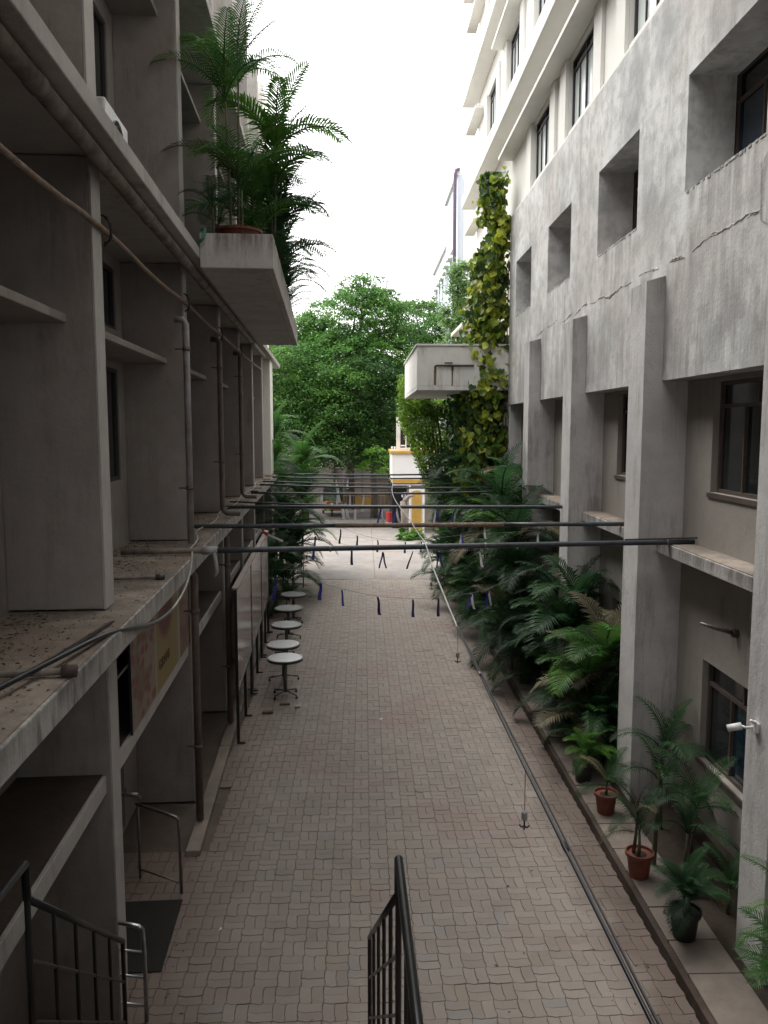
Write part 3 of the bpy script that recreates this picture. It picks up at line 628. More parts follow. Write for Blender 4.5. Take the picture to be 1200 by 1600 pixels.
# cable lengthways over the pipes + three hooks
cb = empty('overhead_conduit', (0,0,0), 0, 'long black conduit running down the alley over the pipes, pale at its far end', 'cable')
pn = [(0.735,-1.2,3.84),(0.73,1.5,3.80),(0.73,3.5,3.76),(0.74,6.2,3.72),(0.765,9.0,3.76)]
MB().tube(pn[:4], 0.0065, 8).tube([(0.745,-1.2,3.848),(0.741,1.5,3.808),(0.742,6.2,3.73)], 0.0045, 6).build('black_length', M['pipe_black'], cb, smooth=True)
MB().tube(smoothp([pn[3], pn[4], (0.765,9.8,3.88), (0.74,10.6,3.87),(0.72,12.1,3.87),(0.66,14.3,3.86),(0.62,16.5,3.84),(0.66,18.9,3.85),(0.78,21,3.84),(0.74,23,3.86)]), 0.0085, 6).build('pale_length', M['wire_white'], cb, smooth=True)
for yy in (2.75, 4.9): MB().tube([(0.735,yy,3.775-0.01*yy+0.02),(0.735,yy+0.05,3.775-0.01*yy+0.02)], 0.011, 8).build('joint', M['dsteel'], cb)
for (x, yy, zc, lab) in [(0.73,3.47,3.76,'nearest small hanging hook with a grey block above its prongs, under the black conduit'),(0.745,6.2,3.72,'middle hanging hook under the conduit over the plain paving'),(0.77,9.0,3.74,'farthest hanging hook, where the conduit turns pale')]:
    hk = empty('hanging_hook', (x, yy, zc), 0, lab, 'hook', 'hooks hung from the overhead conduit')
    MB().tube([(0,0,0),(0,0,-0.2)], 0.0022, 5).build('rod', M['pipe_rust'], hk)
    MB().lathe([(0.008,-0.245),(0.014,-0.24),(0.014,-0.205),(0.006,-0.198)], seg=8).build('block', M['pipe_grey'], hk)
    m_ = MB().tube([(0,0,-0.245),(0,0,-0.278)], 0.004, 6)
    for a in (0.3, 2.4, 4.5): m_.tube([(0,0,-0.272),(0.014*math.cos(a),0.014*math.sin(a),-0.282),(0.026*math.cos(a),0.026*math.sin(a),-0.274)], 0.0042, 5)
    m_.build('prongs', M['black'], hk)
# sagging cable on the left
lc = empty('ledge_cable', (0,0,0), TH, 'black cable with a pale thin end drooping off the lower left ledge', 'cable')
LP = [(-1.60,9.78,3.80),(-1.555,9.35,3.62),(-1.55,8.8,3.48),(-1.55,8.0,3.45),(-1.555,7.2,3.53),(-1.57,6.6,3.66),(-1.62,5.9,3.79),(-1.74,5.1,3.82),(-1.95,4.2,3.82),(-2.2,3.2,3.8)]
sp_ = smoothp(LP); MB().tube(sp_[:14], 0.012, 6).build('pale_length', M['wire_white'], lc, smooth=True); MB().tube(sp_[13:], 0.020, 8).build('black_length', M['pipe_black'], lc, smooth=True)
MB().tube([(-1.68,6.35,3.77),(-1.8,5.4,3.77),(-1.95,4.6,3.77)], 0.012, 6).build('second_strand', M['pipe_black'], lc)
# cable lying along the ledge further on
lc2 = empty('ledge_cable', (0,0,0), TH, 'thin pale cable trailing along the far part of the left ledge', 'cable')
MB().tube(smoothp([(-1.66,9.9,3.80),(-1.7,11.0,3.79),(-1.9,11.8,3.8),(-1.72,13.0,3.79),(-1.9,14.6,3.80),(-1.7,16.0,3.79),(-1.85,18.0,3.8),(-1.7,20.0,3.8),(-1.85,22.0,3.8)]), 0.009, 6).build('cable_length', M['wire_white'], lc2)

# drain pipes on the left building
sp = empty('soil_pipe', (0,0,0), TH, 'thick stained soil pipe running under the upper left ledge', 'pipe')
MB().tube([(-1.73,-1,7.39),(-1.73,24.0,7.39)], 0.062, 14).build('pipe_length', M['soilpipe'], sp, smooth=True)
for yy in (5.2, 8.4, 12.2, 16, 20): MB().tube([(-1.73,yy,7.39),(-1.73,yy+0.12,7.39)], 0.07, 14).build('collar', M['soilpipe'], sp, smooth=True)
rp = empty('rusty_pipe', (0,0,0), TH, 'thin rusty flaking pipe clamped to the fin edges below the thick soil pipe', 'pipe')
rpts = smoothp([(-1.82,0,6.90),(-1.82,2,6.93),(-1.82,5.2,6.86),(-1.82,7.15,6.97),(-1.82,9.2,6.90),(-1.82,11.15,6.97),(-1.82,13,6.92),(-1.82,14.75,6.97),(-1.82,18.2,6.95),(-1.80,21.6,6.95),(-1.70,22.6,6.9)])
MB().tube(rpts, 0.024, 8).build('pipe_length', M['pipe_rust'], rp, smooth=True)
for f in (7.15, 11.15, 14.75, 18.2):
    MB().tube([(-1.85,f-0.03,7.08),(-1.80,f-0.03,7.06),(-1.78,f,6.97),(-1.80,f+0.03,6.88),(-1.85,f+0.03,6.86)], 0.008, 5).tube([(-1.86,f+0.06,7.1),(-1.79,f+0.06,7.03),(-1.79,f+0.06,6.92),(-1.86,f+0.06,6.84)], 0.008, 5).build('clamp', M['black'], rp)
def vpipe(y, x, z0, z1, r, mt, lab, topelbow=True, foot=True, clamps=(0.3,0.85)):
    P = empty('drain_pipe', (x, y, 0), 0, lab, 'pipe', 'vertical drain pipes on the left building'); v = L2R(x, y, 0); P.location = v; P.rotation_euler = (0,0,TH)
    pts = [(0,0,z0),(0,0,z1)]
    if topelbow: pts += [(-0.03,0,z1+0.05),(-0.14,0,z1+0.06)]
    if foot: pts = [(0.30,0,z0+0.0),(0.06,0,z0+0.01),(0.0,0,z0+0.07)] + pts[1:]
    MB().tube(pts, r, 12).build('pipe_length', M[mt], P, smooth=True)
    for c in clamps:
        z = z0 + (z1-z0)*c; MB().tube([(0,0,z),(0,0,z+0.05)], r*1.22, 12).tube([(-0.14,0,z+0.025),(0,0,z+0.025)], 0.012, 6).build('clamp', M['pipe_brown'], P, smooth=True)
    return P
vpipe(11.55-1.1, -1.72, 3.80, 6.60, 0.042, 'pipe_grey', 'grey vertical drain pipe standing on the left ledge beside the second fin', foot=False, clamps=(0.25,0.88))
vpipe(13.9, -1.74, 3.82, 6.72, 0.045, 'pipe_brown', 'brown drain pipe with a bent foot on the left ledge, between third and second fins')
vpipe(17.3, -1.74, 3.82, 6.80, 0.045, 'pipe_brown', 'brown drain pipe with a bent foot on the left ledge, nearest the fourth fin')
vpipe(10.35, -1.68, 0.10, 3.40, 0.05, 'pipe_brown', 'brown drain pipe below the left ledge beside the banner, elbow at its top', foot=False)
vpipe(13.9, -1.68, 0.10, 3.40, 0.05, 'pipe_brown', 'brown drain pipe below the left ledge behind the nearest board leg', foot=False)
vpipe(7.2, -1.93, 0.0, 2.1, 0.022, 'pipe_brown', 'thin stained pipe against the nearest fin below the left ledge', topelbow=False, foot=False, clamps=(0.55,))
TAPLOC = L2R(-1.90, 7.2, 1.95)
tp = empty('water_tap', TAPLOC, TH, 'small steel tap on the pipe below the left ledge', 'tap'); MB().tube([(0,0,0),(0.16,0,-0.01),(0.19,0,-0.05)], 0.02, 8).build('spout', M['dsteel'], tp, smooth=True); MB().tube([(0.07,0,0),(0.07,0,0.06)],0.012,6).build('handle', M['dsteel'], tp)

# litter on the ledge
lit = MB()
for _ in range(3200):
    yy = random.uniform(3.2, 14.5); xx = -2.62 + abs(random.gauss(0, 0.38)) if random.random() < 0.7 else random.uniform(-2.6,-1.62)
    if xx > -1.62 or any(f-0.29 < yy < f+0.02 and xx < -1.84 for f in fins): continue
    a = random.uniform(0, PI); l = random.uniform(0.005, 0.022)*(1.6 if xx < -2.2 else 1); ww = random.uniform(0.002, 0.008); c, s_ = math.cos(a), math.sin(a); z = 3.752
    lit.add([(xx-l*c, yy-l*s_, z), (xx+ww*s_, yy-ww*c, z+0.006), (xx+l*c, yy+l*s_, z+0.002), (xx-ww*s_, yy+ww*c, z+0.008)], [(0,1,2,3)])
lo = lit.build('leaf_litter', M['litter']); lo.rotation_euler = (0,0,TH); tag(lo, 'dry leaf litter strewn over the left ledge', 'litter', kind='stuff')

pl_ = MB()
for _ in range(420):
    yy = 6.4 + 30*random.random()**1.5; xx = random.choice([random.gauss(2.75,0.25), random.uniform(-2.2,2.9), random.gauss(-1.55-0.05*yy, 0.15)])
    if xx > 2.97 or xx < -1.6-0.05*yy: continue
    a = random.uniform(0, PI); l = random.uniform(0.006, 0.028); ww = l*random.uniform(0.2,0.6); c, s_ = math.cos(a), math.sin(a); z = 0.006
    pl_.add([(xx-l*c, yy-l*s_, z), (xx+ww*s_, yy-ww*c, z+0.004), (xx+l*c, yy+l*s_, z+0.002), (xx-ww*s_, yy+ww*c, z+0.008)], [(0,1,2,3)])
tag(pl_.build('ground_litter', M['litter']), 'tiny dry leaf scraps scattered over the alley paving', 'litter', kind='stuff')
# AC unit
ac = empty('air_conditioner', L2R(-2.25, 8.3, 7.64), TH, 'white outdoor air conditioner unit standing on the upper left ledge', 'air conditioner')
MB().box(-0.3, 0.28, -0.45, 0.42, 0.06, 0.68).build('casing', M['acwhite'], ac, bevel=0.02)
fr_ = MB()
for r in (0.06,0.12,0.18,0.235): fr_.tube([(0.29, r*math.cos(a)-0.02, 0.37+r*math.sin(a)) for a in [2*PI*k/20 for k in range(21)]], 0.005, 4)
fr_.build('fan_grille', M['black'], ac)
MB().tube([(0.281,-0.02,0.37),(0.284,-0.02,0.37)], 0.235, 24).build('fan_opening', M['dark'], ac)
MB().box(-0.25,0.25,-0.4,-0.34,0,0.06).box(-0.25,0.25,0.3,0.36,0,0.06).build('feet', M['dsteel'], ac)

# mat, hand rails on the left
mt_ = MB().box(-2.45, -1.62, 7.45, 8.65, 0.004, 0.016).build('floor_mat', M['mat']); mt_.rotation_euler = (0,0,TH); tag(mt_, 'black rubber mat on the pavers before the left doorway', 'mat')
def handrail(y, x0, x1, h, bars, mt, lab, dy=0.0):
    P = empty('guard_rail', L2R(x0, y, 0), TH, lab, 'railing', 'steel guard rails by the left doorway'); w_ = x1-x0
    MB().tube(smoothp([(0,0,h),(w_-0.05,dy,h),(w_,dy,h-0.05),(w_,dy,0.0)],1), 0.019, 10).build('outer_tube', M[mt], P, smooth=True)
    for z in bars: MB().tube([(0,0,z),(w_,dy,z)], 0.011, 8).build('bar', M[mt], P, smooth=True)
    MB().tube([(0.02,0,0),(0.02,0,h)], 0.016, 8).build('post', M[mt], P, smooth=True)
handrail(6.95, -2.2, -1.62, 0.92, (0.15,0.42,0.66), 'steel', 'polished steel rail with three bars, beside the nearest fin at lower left', -0.15)
handrail(9.15, -2.22, -1.66, 0.92, (0.12,), 'dsteel', 'dull steel rail frame standing in the bay beyond the black mat', -0.35)

# ------------------------------------------------------------------ notice boards
def board(y0, y1, lab):
    P = empty('notice_board', L2R(-1.47, y0, 0), TH, lab, 'notice board', 'glossy boards standing along the left wall'); w_ = y1-y0
    MB().box(0, 0.02, 0.02, w_-0.02, 0.95, 2.60).build('panel', M['boardface'], P)
    f = MB(); f.box(-0.02,0.03,0,0.025,0.9,2.64); f.box(-0.02,0.03,w_-0.025,w_,0.9,2.64); f.box(-0.02,0.03,0.025,w_-0.025,0.9,0.945); f.build('frame', M['black'], P)
    MB().box(-0.05,0.045,-0.01,w_+0.01,2.645,2.675).build('top_trim', M['boardtop'], P)
    for yy in (0.04, w_*0.5, w_-0.10):
        MB().box(-0.02,0.03,yy,yy+0.06,0.0,0.895).box(-0.02,0.12,yy,yy+0.06,0.0,0.03).build('leg', M['black'], P)
    return P
board(13.1, 15.75, 'nearest glossy brown board on black legs, left of the tables')
board(15.8, 18.3, 'middle glossy brown board of three on black legs')
board(18.35, 20.6, 'farthest glossy brown board of three, with a taped ribbon at its top corner')

# ------------------------------------------------------------------ tables
def table():
    T = empty('standing_table', (0,0,0))
    MB().lathe([(0.315,0.775),(0.335,0.78),(0.335,0.786),(0.0,0.786)], seg=36).build('tabletop', M['tabletop'], T)
    MB().lathe([(0.30,0.722),(0.347,0.728),(0.352,0.776),(0.33,0.779)], seg=36).build('rim', M['rim'], T)
    MB().tube([(0,0,0.09),(0,0,0.735)], 0.038, 12).build('pole', M['dsteel'], T, smooth=True)
    MB().box(-0.12,0.12,-0.12,0.12,0.715,0.733).build('top_plate', M['dsteel'], T)
    for k in range(4):
        a = PI/4 + k*PI/2; c, s = math.cos(a), math.sin(a)
        MB().tube([(0.03*c,0.03*s,0.12),(0.30*c,0.30*s,0.075)], 0.019, 8).build('base_arm', M['dsteel'], T, smooth=True)
        MB().tube([(0.30*c,0.30*s,0.075),(0.30*c,0.30*s,0.045)], 0.012, 6).tube([(0.30*c-0.015*s,0.30*s+0.015*c,0.022),(0.30*c+0.015*s,0.30*s-0.015*c,0.022)], 0.022, 10).build('caster', M['black'], T)
    return T
T0 = table()
tl = [(-1.56,15.45,0.1,'nearest round steel-topped standing table in the row by the boards'),(-1.69,16.45,0.9,'second nearest round standing table, close behind the first'),
      (-1.80,18.15,0.3,'middle round standing table of the row of five'),(-1.90,19.85,0.6,'second farthest round standing table of the row'),(-1.93,21.55,0.2,'farthest round standing table, by the left palms')]
for i, (x, y, rz, lab) in enumerate(tl):
    o = T0 if i == 0 else copy_tree(T0); o.location = (x, y, 0.002); o.rotation_euler = (random.uniform(-0.012,0.012), random.uniform(-0.012,0.012), rz)
    tag(o, lab, 'table', 'round standing tables along the left side')
for (x, y, rz, mt, s, lab) in [(-1.80,14.48,0.1,'brick',(0.2,0.09,0.05),'loose reddish brick on the pavers by the nearest board leg'),(-1.52,14.92,0.05,'brick',(0.19,0.06,0.04),'thin loose brick lying just before the nearest table foot'),(-1.27,14.8,0.1,'paleblock',(0.1,0.1,0.035),'pale square block beside the nearest table foot')]:
    o = MB().box(-s[0]/2,s[0]/2,-s[1]/2,s[1]/2,0,s[2]).build('loose_brick', M[mt], bevel=0.006); o.location = (x, y, 0.003); o.rotation_euler = (0,0,rz); tag(o, lab, 'brick')
cp = MB().add([(0,0,0.004),(0.05,0.01,0.012),(0.06,0.05,0.006),(0.035,0.03,0.03),(0.0,0.045,0.008)], [(0,1,3),(1,2,3),(2,4,3),(4,0,3)]).build('paper_scrap', M['ribbon_w']); cp.location = (0.28,14.1,0); tag(cp, 'small white paper scrap lying mid alley', 'litter')
cp = MB().add([(0,0,0.004),(0.03,0.01,0.010),(0.03,0.05,0.006),(0.015,0.03,0.02)], [(0,1,3),(1,2,3),(2,0,3)]).build('paper_scrap', M['ribbon_w']); cp.location = (-1.55,8.0,0); tag(cp, 'tiny white paper scrap on the pavers right of the black mat', 'litter')

# ------------------------------------------------------------------ wall fittings right
sc_ = empty('security_camera', (3.7, 7.18, 2.5), 0, 'white bullet security camera on the nearest right pilaster', 'camera')
MB().box(-0.05,0.0,-0.05,0.05,-0.05,0.05).build('mount', M['acwhite'], sc_, bevel=0.012)
MB().tube([(-0.04,0,0),(-0.10,0.02,-0.015),(-0.15,0.03,0.0)], 0.013, 8).build('arm', M['acwhite'], sc_, smooth=True)
MB().tube([(-0.14,0.03,0.0),(-0.26,0.06,-0.035)], 0.034, 14).build('body', M['acwhite'], sc_, smooth=True)
MB().tube([(-0.03,-0.03,0.04),(-0.10,-0.06,0.085)], 0.015, 8).build('cable_cap', M['acwhite'], sc_, smooth=True)
wl = empty('wall_bracket', (4.298, 8.9, 2.94), 0, 'slim steel bracket arm poking from the right recess wall', 'bracket')
MB().tube([(0,0,0),(-0.06,0,0.01)], 0.05, 12).build('flange', M['rust'], wl); MB().tube([(-0.05,0,0.01),(-0.27,0,0.07),(-0.44,0,0.13)], [0.026,0.022,0.014], 8).build('arm', M['dsteel'], wl, smooth=True)

# ------------------------------------------------------------------ ribbons and strings
def ribbon(p, l, wd, mt, lab, lean=0.0, twist=0.0, strand=1, grp='ribbons hung on strings across the alley'):
    wd *= 1.35
    P = empty('ribbon', tuple(p), twist, lab, 'ribbon', grp)
    mts = mt if isinstance(mt, tuple) else (mt,)*strand
    for k in range(strand):
        dx = lean + (k - (strand-1)/2)*0.07*(2 if strand > 1 else 0); vs = []; fs = []; n = 6
        for i in range(n+1):
            t = i/n; xx = dx*t*l/0.33 + 0.006*math.sin(t*6+k); yy = 0.012*math.sin(t*5+k*2) + 0.01*k; ww = wd*(0.55 + 0.45*t) if strand == 1 else wd*0.7
            for s in (-1, 1):
                for q in (0, 0.0025): vs.append((xx + s*ww/2, yy + q, -t*l))
            if i:
                a = (i-1)*4; b = i*4; fs += [(a,a+2,b+2,b),(a+1,b+1,b+3,a+3),(a,b,b+1,a+1),(a+2,a+3,b+3,b+2)]
        fs += [(0,1,3,2),(n*4,n*4+2,n*4+3,n*4+1)]
        MB().add(vs, fs).build('tail', M[mts[k]], P)
    MB().lathe([(0.002,-0.02),(0.012,-0.01),(0.012,0.006),(0.002,0.012)], seg=6).build('knot', M['string'], P)
def string(pts, lab, r=0.0028): P = MB().tube(smoothp(pts,2), r, 4).build('string', M['string']); tag(P, lab, 'string', 'strings across the alley')
rows = [
 ('nearest ribbon row', 14.6, [(501,911,0.32,0.055,'ribbon_b',-0.02,'dark blue'),(534,922,0.30,0.035,'ribbon_b',0.03,'slim blue'),(590,933,0.33,0.05,'ribbon_k',0.045,'broad navy'),(645,937,0.33,0.045,'ribbon_k',0.01,'straight navy'),(685,935,0.34,0.045,'ribbon_k',0.0,'straight blackish')]),
 ('second ribbon row', 18.5, [(493,838,0.55,0.05,'ribbon_b',-0.04,'long blue'),(532,827,0.34,0.04,'ribbon_k',-0.02,'thin grey-blue'),(558,837,0.28,0.04,'ribbon_k',0.0,'short navy'),(549,855,0.42,0.05,'ribbon_k',0.01,'dark navy'),(590,844,0.28,0.04,'ribbon_k',0.0,'short straight navy'),(598,863,0.38,0.04,('ribbon_b','ribbon_k'),0,'forked blue'),(633,847,0.26,0.04,'ribbon_b',0.0,'small blue'),(645,862,0.40,0.035,'ribbon_k',-0.12,'bent black'),(658,846,0.26,0.03,'ribbon_b',0.0,'tiny blue'),(686,862,0.38,0.04,('ribbon_k','ribbon_b'),0.02,'forked violet')]),
 ('third ribbon row', 24, [(502,765,0.5,0.07,'ribbon_w',0.02,'white'),(525,749,0.7,0.07,'ribbon_w',0.05,'crooked white'),(527,763,0.6,0.06,'ribbon_w',0.0,'long white'),(547,770,0.5,0.06,'ribbon_w',0.0,'pale straight'),(568,771,0.55,0.06,'ribbon_w',-0.02,'pale slightly bent'),(543,748,0.3,0.05,'ribbon_w',0,'tiny white')]),
 ('fourth ribbon row', 21, [(534,786,0.42,0.07,'ribbon_w',0.05,'stubby white'),(539,786,0.40,0.07,'ribbon_w',0.08,'slanting white'),(555,787,0.45,0.05,'ribbon_w',0.0,'blue-white'),(595,794,0.42,0.05,('ribbon_b','ribbon_w'),0,'two-tone'),(618,794,0.5,0.06,('ribbon_b','ribbon_w'),0.02,'two-tone wide'),(680,796,0.42,0.05,('ribbon_w','ribbon_b'),0.05,'forked white'),(712,795,0.4,0.05,('ribbon_b','ribbon_w'),-0.1,'splayed blue')]),
 ('right-hand string', 16, [(757,825,0.22,0.04,'ribbon_w',0.03,'short white'),(720,836,0.26,0.04,('ribbon_w','ribbon_b'),0.05,'leaning two-tone'),(749,862,0.32,0.04,'ribbon_w',0.07,'slanting pale'),(840,832,0.26,0.04,'ribbon_w',0.02,'pale'),(736,928,0.32,0.05,('ribbon_b','ribbon_w'),0,'blue and white'),(763,922,0.34,0.05,('ribbon_b','ribbon_w'),0.01,'hanging two-tone')]),
 ('left corner', 20.6, [(432,905,0.55,0.07,'ribbon_b',-0.05,'broad blue')]),
]
Fd = Vector((math.sin(YAW)*math.cos(PITCH), math.cos(YAW)*math.cos(PITCH), -math.sin(PITCH))); Rt = Vector((math.cos(YAW), -math.sin(YAW), 0)); Up = Rt.cross(Fd)
def at(px, py, Y):          # point of the world at depth Y seen at that place in the survey photograph
    d = Fd + Rt*((px-600)/F_PX) + Up*((800-py)/F_PX); return Vector((0,0,H)) + d*(Y/d.y)
ordn = ['first','second','third','fourth','fifth','sixth','seventh','eighth','ninth','tenth']
for name, Y, rb in rows:
    for i, (px, py, l, wd, mt, lean, adj) in enumerate(sorted(rb, key=lambda q: q[0])):
        ribbon(at(px, py, Y), l, wd, mt, f'{adj} ribbon, {ordn[i]} from the left in the {name}', lean, random.uniform(-0.5,0.5), 2 if isinstance(mt, tuple) else 1)
A = lambda px, py, Y: tuple(at(px, py, Y))
string([L2R(-1.46,14.6,2.67), A(470,888,14.6), A(501,911,14.6), A(534,920,14.6), A(560,926,14.6), A(590,932,14.6), A(645,936,14.6), A(685,934,14.6), A(736,927,14.6), A(763,921,14.6), (3.7,14.5,2.95)], 'thin string carrying the nearest ribbons, tied to a right pilaster')
string([A(430,800,18.5), A(493,838,18.5), A(549,854,18.5), A(598,863,18.5), A(645,861,18.5), A(686,861,18.5), A(749,861,16), (3.7,16.5,3.3)], 'thin string carrying the second row of ribbons')
string([A(440,760,18.5), A(532,826,18.5), A(590,843,18.5), A(633,846,18.5), A(658,845,18.5), A(720,835,16), A(840,830,16), A(870,815,16)], 'thin string just above the second ribbon row')
string([A(450,755,21), A(534,785,21), A(595,793,21), A(680,795,21), A(712,794,21), A(760,785,21)], 'distant string with white ribbons below the far pipes')
string([A(480,735,24), A(502,764,24), A(547,769,24), A(568,770,24), A(640,760,24), A(700,740,24)], 'most distant string with pale ribbons')
tape = empty('tape_strip', L2R(-1.42,19.6,2.7), 0.4, 'white and red tape strip sticking out from the farthest board top', 'ribbon')
MB().box(-0.35,0.45,0,0.02,-0.01,0.035).build('strip', M['ribbon_w'], tape); MB().box(-0.12,0.05,-0.01,0.03,-0.02,0.055).build('knot', M['red'], tape); tape.rotation_euler = (0, 0.45, 0.1)

# ------------------------------------------------------------------ palms
def frond_mesh(e0, e1, seed, n=26, wid=0.30, lw=0.0165):
    rnd = random.Random(seed); vs = []; fs = []
    steps = 16; p = Vector((0,0,0)); path = [p.copy()]; tang = []
    yb = rnd.uniform(-0.15,0.15)
    for i in range(steps):
        t = i/(steps-1); e = math.radians(e0 + (e1-e0)*t**1.2); d = Vector((math.cos(e), yb*t, math.sin(e))).normalized(); tang.append(d); p = p + d/steps; path.append(p.copy())
    tang.append(tang[-1])
    def pos(t):
        f = t*steps; i = min(int(f), steps-1); return path[i].lerp(path[i+1], f-i), tang[i]
    mb = MB(); mb.tube(path[::2] + [path[-1]], [0.012*(1-0.8*k/len(path[::2])) for k in range(len(path[::2])+1)], 4, cap=False)
    for side in (-1, 1):
        for k in range(n):
            t = 0.14 + 0.86*(k/(n-1)); q, tg = pos(min(t, 0.999))
            sv = Vector((0,1,0))*side; nm = tg.cross(Vector((0,1,0))).normalized()
            if nm.z < 0 and abs(tg.z) < 0.98: nm = -nm
            L = wid*(math.sin(PI*(0.16+0.80*((t-0.14)/0.86)))**0.7)*rnd.uniform(0.88,1.08)
            fw = 0.45 + 0.6*t; d = (sv + tg*fw + nm*0.28 + Vector((0,0,rnd.uniform(-.06,.06)))).normalized()
            w_ = lw*(1-0.3*t); ww = d.cross(nm).normalized()*w_
            m1 = q + d*L*0.5; m2 = q + d*L - Vector((0,0,1))*L*rnd.uniform(0.16,0.34)
            mb.add([q-ww*0.5, q+ww*0.5, m1+ww, m1-ww, m2+ww*0.12, m2-ww*0.12], [(0,1,2,3),(3,2,4,5)])
    me = bpy.data.meshes.new('frond'); me.from_pydata(mb.v, [], mb.f); me.update(); return me
FR = {}
for mk in ('palm','palm_dark','palm_dry'):
    FR[mk] = []
    for s, (e0, e1) in enumerate([(80,5),(68,-25),(55,-45),(40,-60),(84,40),(25,-65)]):
        me = frond_mesh(e0, e1, s+10); me.materials.append(M[mk]); FR[mk].append(me)
        me = frond_mesh(e0, e1, s+40, 30, 0.26, 0.0105); me.materials.append(M[mk]); FR.setdefault(mk+'_f', []).append(me)
def add_fronds(P, base, n, L, mk, rnd, low=0.5, dry=0.04, az0=None, spread=2*PI, fine=False):
    for k in range(n):
        u = (k+0.5)/n; 
        vi = [4,0,0,1,1,2,2,3,5][min(8, int(u*9))] if low > 0.4 else [4,0,0,1,1,1,2,2,2][min(8, int(u*9))]
        o = link('frond', FR[('palm_dry' if rnd.random() < dry else mk) + ('_f' if fine else '')][vi], None, P); o.location = base
        az = (k*2.399 + rnd.uniform(-0.4,0.4)) if az0 is None else az0 + rnd.uniform(-spread/2, spread/2)
        o.rotation_euler = (rnd.uniform(-0.12,0.12), rnd.uniform(-0.15,0.15), az); s = L*rnd.uniform(0.75,1.12); o.scale = (s, s*rnd.uniform(0.9,1.15), s)
def potmesh(r, h): return MB().lathe([(r*0.72,0),(r*0.80,h*0.3),(r*0.93,h*0.86),(r*1.07,h*0.86),(r*1.09,h),(r*0.98,h),(r*0.94,h*0.9),(0.01,h*0.88)], seg=24)
def palm(x, y, z, lab, hs=(0.3,), n=9, L=1.0, mk='palm_dark', pot=None, seed=0, low=0.5, dry=0.04, grp='palms in the bed along the right building', r=0.16, h=0.3, az0=None, spread=2*PI, name='palm_plant', cat='palm', lean=0.12, fine=False):
    rnd = random.Random(seed*13+5); P = empty(name, (x,y,z), 0, lab, cat, grp); zb = 0
    if pot: potmesh(r, h).build('pot', M[pot], P, smooth=False); MB().lathe([(r*0.9,h*0.86),(r*0.9,h*0.885),(0.01,h*0.9)], seg=16).build('soil', M['soil'], P); zb = h*0.88
    for i, hh in enumerate(hs):
        a = rnd.uniform(0, 2*PI); d = 0 if len(hs) == 1 else rnd.uniform(0.03,0.10) if pot else rnd.uniform(0.05,0.22)
        b = Vector((d*math.cos(a), d*math.sin(a), zb)); tp_ = b + Vector((rnd.uniform(-lean,lean)*hh*0.6, rnd.uniform(-lean,lean)*hh*0.6, hh))
        MB().tube([b, b.lerp(tp_,.5)+Vector((0.01,0.01,0)), tp_], [0.022,0.018,0.014], 6).build('stem', M['stem'], P, smooth=True)
        add_fronds(P, tp_, n, L, mk, rnd, low, dry, az0, spread, fine)
    return P
# potted palms on the kerb slabs
G2 = 'potted palms set out on the kerb slabs'
palm(3.45, 5.75, 0.155, 'full potted palm at the very bottom right corner', hs=(0.45,0.3,0.4), n=9, L=0.72, mk='palm', pot='blackpot', seed=1, fine=True, grp=G2, r=0.15, h=0.26)
palm(3.24, 7.55, 0.155, 'bushy palm in a black pot on the kerb slabs', hs=(0.10,0.18,0.15,0.22), n=9, L=0.48, mk='palm_dark', pot='blackpot', seed=2, fine=True, grp=G2, r=0.15, h=0.30)
palm(3.16, 8.66, 0.155, 'thin sparse palm in a terracotta pot, second pot from the near end of the slabs', hs=(0.45,0.3), n=5, L=0.55, mk='palm_dark', pot='terracotta', seed=3, fine=True, grp=G2, r=0.15, h=0.30, dry=0.2)
palm(3.24, 10.2, 0.155, 'small palm with pale drooping leaves in a terracotta pot, farther red pot', hs=(0.12,), n=5, L=0.6, mk='palm_dark', pot='terracotta', seed=4, fine=True, grp=G2, r=0.15, h=0.28)
palm(3.2, 11.15, 0.155, 'bright green small palm in a black pot beside the second pilaster foot', hs=(0.12,0.2), n=9, L=0.5, mk='palm', pot='blackpot', seed=5, fine=True, grp=G2, r=0.15, h=0.28)
tw = empty('bare_stake', (3.42, 8.9, 0.15), 0, 'slim bare stem standing in the bed behind the sparse red pot', 'stake'); MB().tube([(0,0,0),(0.02,0,0.8),(0.03,0,1.2)], [0.03,0.024,0.01], 6).build('stem', M['stem'], tw)
